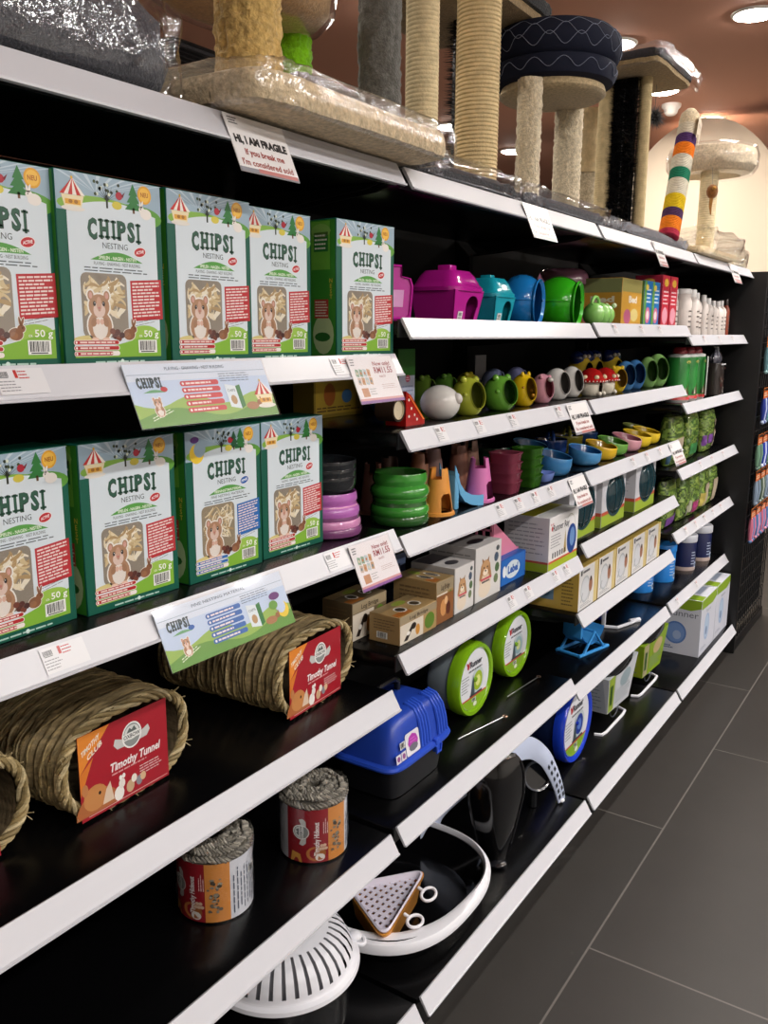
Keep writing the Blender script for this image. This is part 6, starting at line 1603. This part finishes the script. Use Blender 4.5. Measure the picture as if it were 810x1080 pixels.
    tubs = [(2.16, .16, .058, .155, '2c84d8', '8c6844', 'left light blue tub on the shelf above the runner cartons', '2c84d8'), (2.37, .13, .058, .165, '2c88dc', '8c6040', 'right light blue tub on the shelf above the runner cartons', '2c88dc'), (2.615, .10, .054, .165, '1c2450', '6c7898', 'left navy tub with white lid', 'd4d6de'), (2.835, .085, .054, .170, '1c2450', '6c7898', 'right navy tub with white lid', 'd4d6de')]
    for x, y, r, h, c, c2, lb, lc in tubs:
        t = thing('supplement_tub', lb, 'tub', (x, y, z), 0, 'tubs on the lower shelf of the far bay')
        m = MB(); navy = c == '1c2450'
        m.lathe([(.0005, 0), (r*.98, 0), (r, .004), (r, .018), (r, .02), (r, h*.80), (r*.97, h*.82), (.0005, h*.82)], c, 'print', 32, cols=[c, 'c8b4ac' if navy else c, 'c8b4ac' if navy else c, c, c, c, c]); lab(m, r, h*.8, c, c2); m.build('tub', t)
        m = MB(); m.lathe([(r*1.03, h*.80), (r*1.05, h*.81), (r*1.05, h*.97), (r, h), (.0005, h)], lc, 'plastic', 32); m.build('lid', t)
    # runner cartons on the deck
    z = .147
    def rn(m, F, L, U, w, d, h):
        for f, a in ((F, w), (L, d)): m.rect(1, a-1, 1, h-1, f, 'd4d6e2', 1); m.poly([(1, h*.84), (a*.75, h*.80), (a-1, h*.86), (a-1, h-1), (1, h-1)], f, '8cac2c', 1.5)
        m.disc(w*.42, h*.45, w*.17, h*.24, F, '9cb4d8', 2, 24); m.disc(w*.42, h*.45, w*.14, h*.2, F, 'b8cce4', 2.5, 24); m.disc(w*.4, h*.38, w*.06, h*.08, F, '6c84ac', 3, 12); m.bars(F, w*.1, w*.5, h*.08, h*.14, 2, '8c94a8', 2, .4); m.text('Runner', F, w*.5, h*.72, h*.05, '6c7484', 2, w=w*.3)
        m.text('Runner', L, d*.56, h*.68, h*.11, '5c6474', 2, w=d*.75); m.disc(d*.42, h*.38, d*.26, h*.20, L, '5c80c0', 2, 28); m.disc(d*.42, h*.38, d*.22, h*.17, L, '7c9cd4', 2.4, 28); m.disc(d*.46, h*.34, d*.1, h*.08, L, 'a8bce0', 2.8, 16); m.bars(L, d*.08, d*.4, h*.08, h*.15, 2, '5c6c94', 2, .6); 
        m.rect(2, w-2, 2, d-2, U, 'dcdee8', 1); m.rect(2, w*.3, 2, d-2, U, '8cac2c', 1.4); m.rect(w*.4, w*.9, d*.2, d*.8, U, 'a8b4c8', 1.6)
    for k, x in enumerate((2.57, 2.845)):
        printed_box('wheel_carton', ('near', 'far')[k]+' white carton with blue wheel picture and green top band on the bottom deck', 'carton', (x, .05, z), .268, .185, .262, 'cfd2de', rn, 0, 'white wheel cartons on the bottom deck')

def end_rack():
    t = thing('wire_rack', 'black wire grid rack with hanging accessories at the far end of the shelving', 'display rack', (3.02, -.07, 0))
    m = MB()
    for k in range(15): m.tube([(.01+k*.05, 0, .02), (.01+k*.05, 0, 1.82)], .003, '151517', 'plastic', 6)
    for k in range(26): m.tube([(.0, -.003, .05+k*.07), (.72, -.003, .05+k*.07)], .0026, '151517', 'plastic', 6)
    m.build('grid', t)
    m = MB(); m.box(0, .72, .02, .05, .1, 1.82, '0b0b0c', 'matte'); m.build('back_board', t)
    m = MB(); m.box(0, .72, -.01, .04, 0, .05, '0e0e10', 'plastic', .003); m.build('foot_bar', t)
    rd = random.Random(12)
    cols = [('6c8c9c', '8cb0b4'), ('3c5c8c', '2c3c9c'), ('b85c7c', 'd890a8'), ('5c7c5c', '88a884'), ('8c8c94', 'b4b8bc')]
    rows = [(1.50, 0), (1.26, 0), (1.04, 0), (.86, 1), (.68, 2)]
    n = 0
    words = ['top', 'second', 'third', 'fourth', 'lowest']
    proto = {}
    for ri, (zz, pal) in enumerate(rows):
        for k in range(4):
            x = 3.085+k*.125+.03*(ri % 2); c = [('5c8088', '7ca0a0'), ('2c3c8c', 'b0bcd8'), ('6c9078', '50645c'), ('8494a8', '54606c'), ('c87088', '5c80b0')][ri] if k % 2 == 0 else [('8c7458', '60483c'), ('6ca0a8', '3c6470'), ('2c3ca0', 'c8d0e8'), ('4c5c4c', 'a0a8a0'), ('5878a8', 'd890a8')][ri]
            t = thing('hanging_accessory', ('first', 'second', 'third', 'fourth')[k]+' orange-headed pack from the shelving in the '+words[ri]+' row of the end rack', 'accessory pack', (x, -.079, zz), 0, 'accessory packs on the end rack')
            m = MB(); f = fmm((-.05, -.0232, 0), (1, 0, 0), (0, 0, 1)); m.box(-.05, .05, -.023, -.021, 0, .05, 'd0702c', 'card'); m.rect(2, 98, 3, 34, f, 'd8662c', 1); m.bars(f, 8, 90, 8, 30, 2, 'f0dcc0', 2, .5); m.rect(2, 98, 36, 48, f, '3a2c28', 1); m.build('header_card', t)
            m = MB(); m.tube([(0, 0, .040), (0, -.035, .040), (0, -.04, .048)], .0025, '2a2a2c', 'metal', 6); m.build('hook', t)
            m = MB()
            for s in range(3):
                m.tube([(-.03+s*.03, -.02, .0), (-.034+s*.033, -.022, -.05), (-.028+s*.028, -.02, -.10-.02*rd.random())], [.009, .013, .008], c[s % 2], 'fabric', 8); m.ball((-.03+s*.03, -.022, -.115), .010, c[(s+1) % 2], 'plastic', 8)
            m.build('collar', t)
LAMP = 3.7
def camera():
    cd = bpy.data.cameras.new('camera'); ob = bpy.data.objects.new('camera', cd); COL.objects.link(ob)
    yaw, pit, rol = CAMR
    F = Vector((math.cos(yaw)*math.cos(pit), math.sin(yaw)*math.cos(pit), -math.sin(pit)))
    R0 = Vector((math.sin(yaw), -math.cos(yaw), 0)); U0 = R0.cross(F)
    R = R0*math.cos(rol)+U0*math.sin(rol); U = R.cross(F)
    M = Matrix((R, U, -F)).transposed().to_4x4(); M.translation = CAMP
    ob.matrix_world = M
    cd.sensor_fit = 'HORIZONTAL'; cd.sensor_width = 36; cd.lens = CAMF/810*36; cd.clip_start = .02
    SC.camera = ob
def world():
    w = bpy.data.worlds.new('world'); w.use_nodes = True; SC.world = w
    w.node_tree.nodes['Background'].inputs[0].default_value = (.5, .5, .55, 1); w.node_tree.nodes['Background'].inputs[1].default_value = .02
SC.view_settings.view_transform = 'Standard'; SC.view_settings.look = 'None'; SC.view_settings.gamma = 1; SC.view_settings.use_curve_mapping = False
SC.view_settings.exposure = 0
room()
for i in range(4): gondola(i)
shelf_signs(); nesting_boxes(); cat_furniture(); bay_one(); bay_two(); bay_three(); litter_area(); bay_four(); end_rack()
camera(); world()
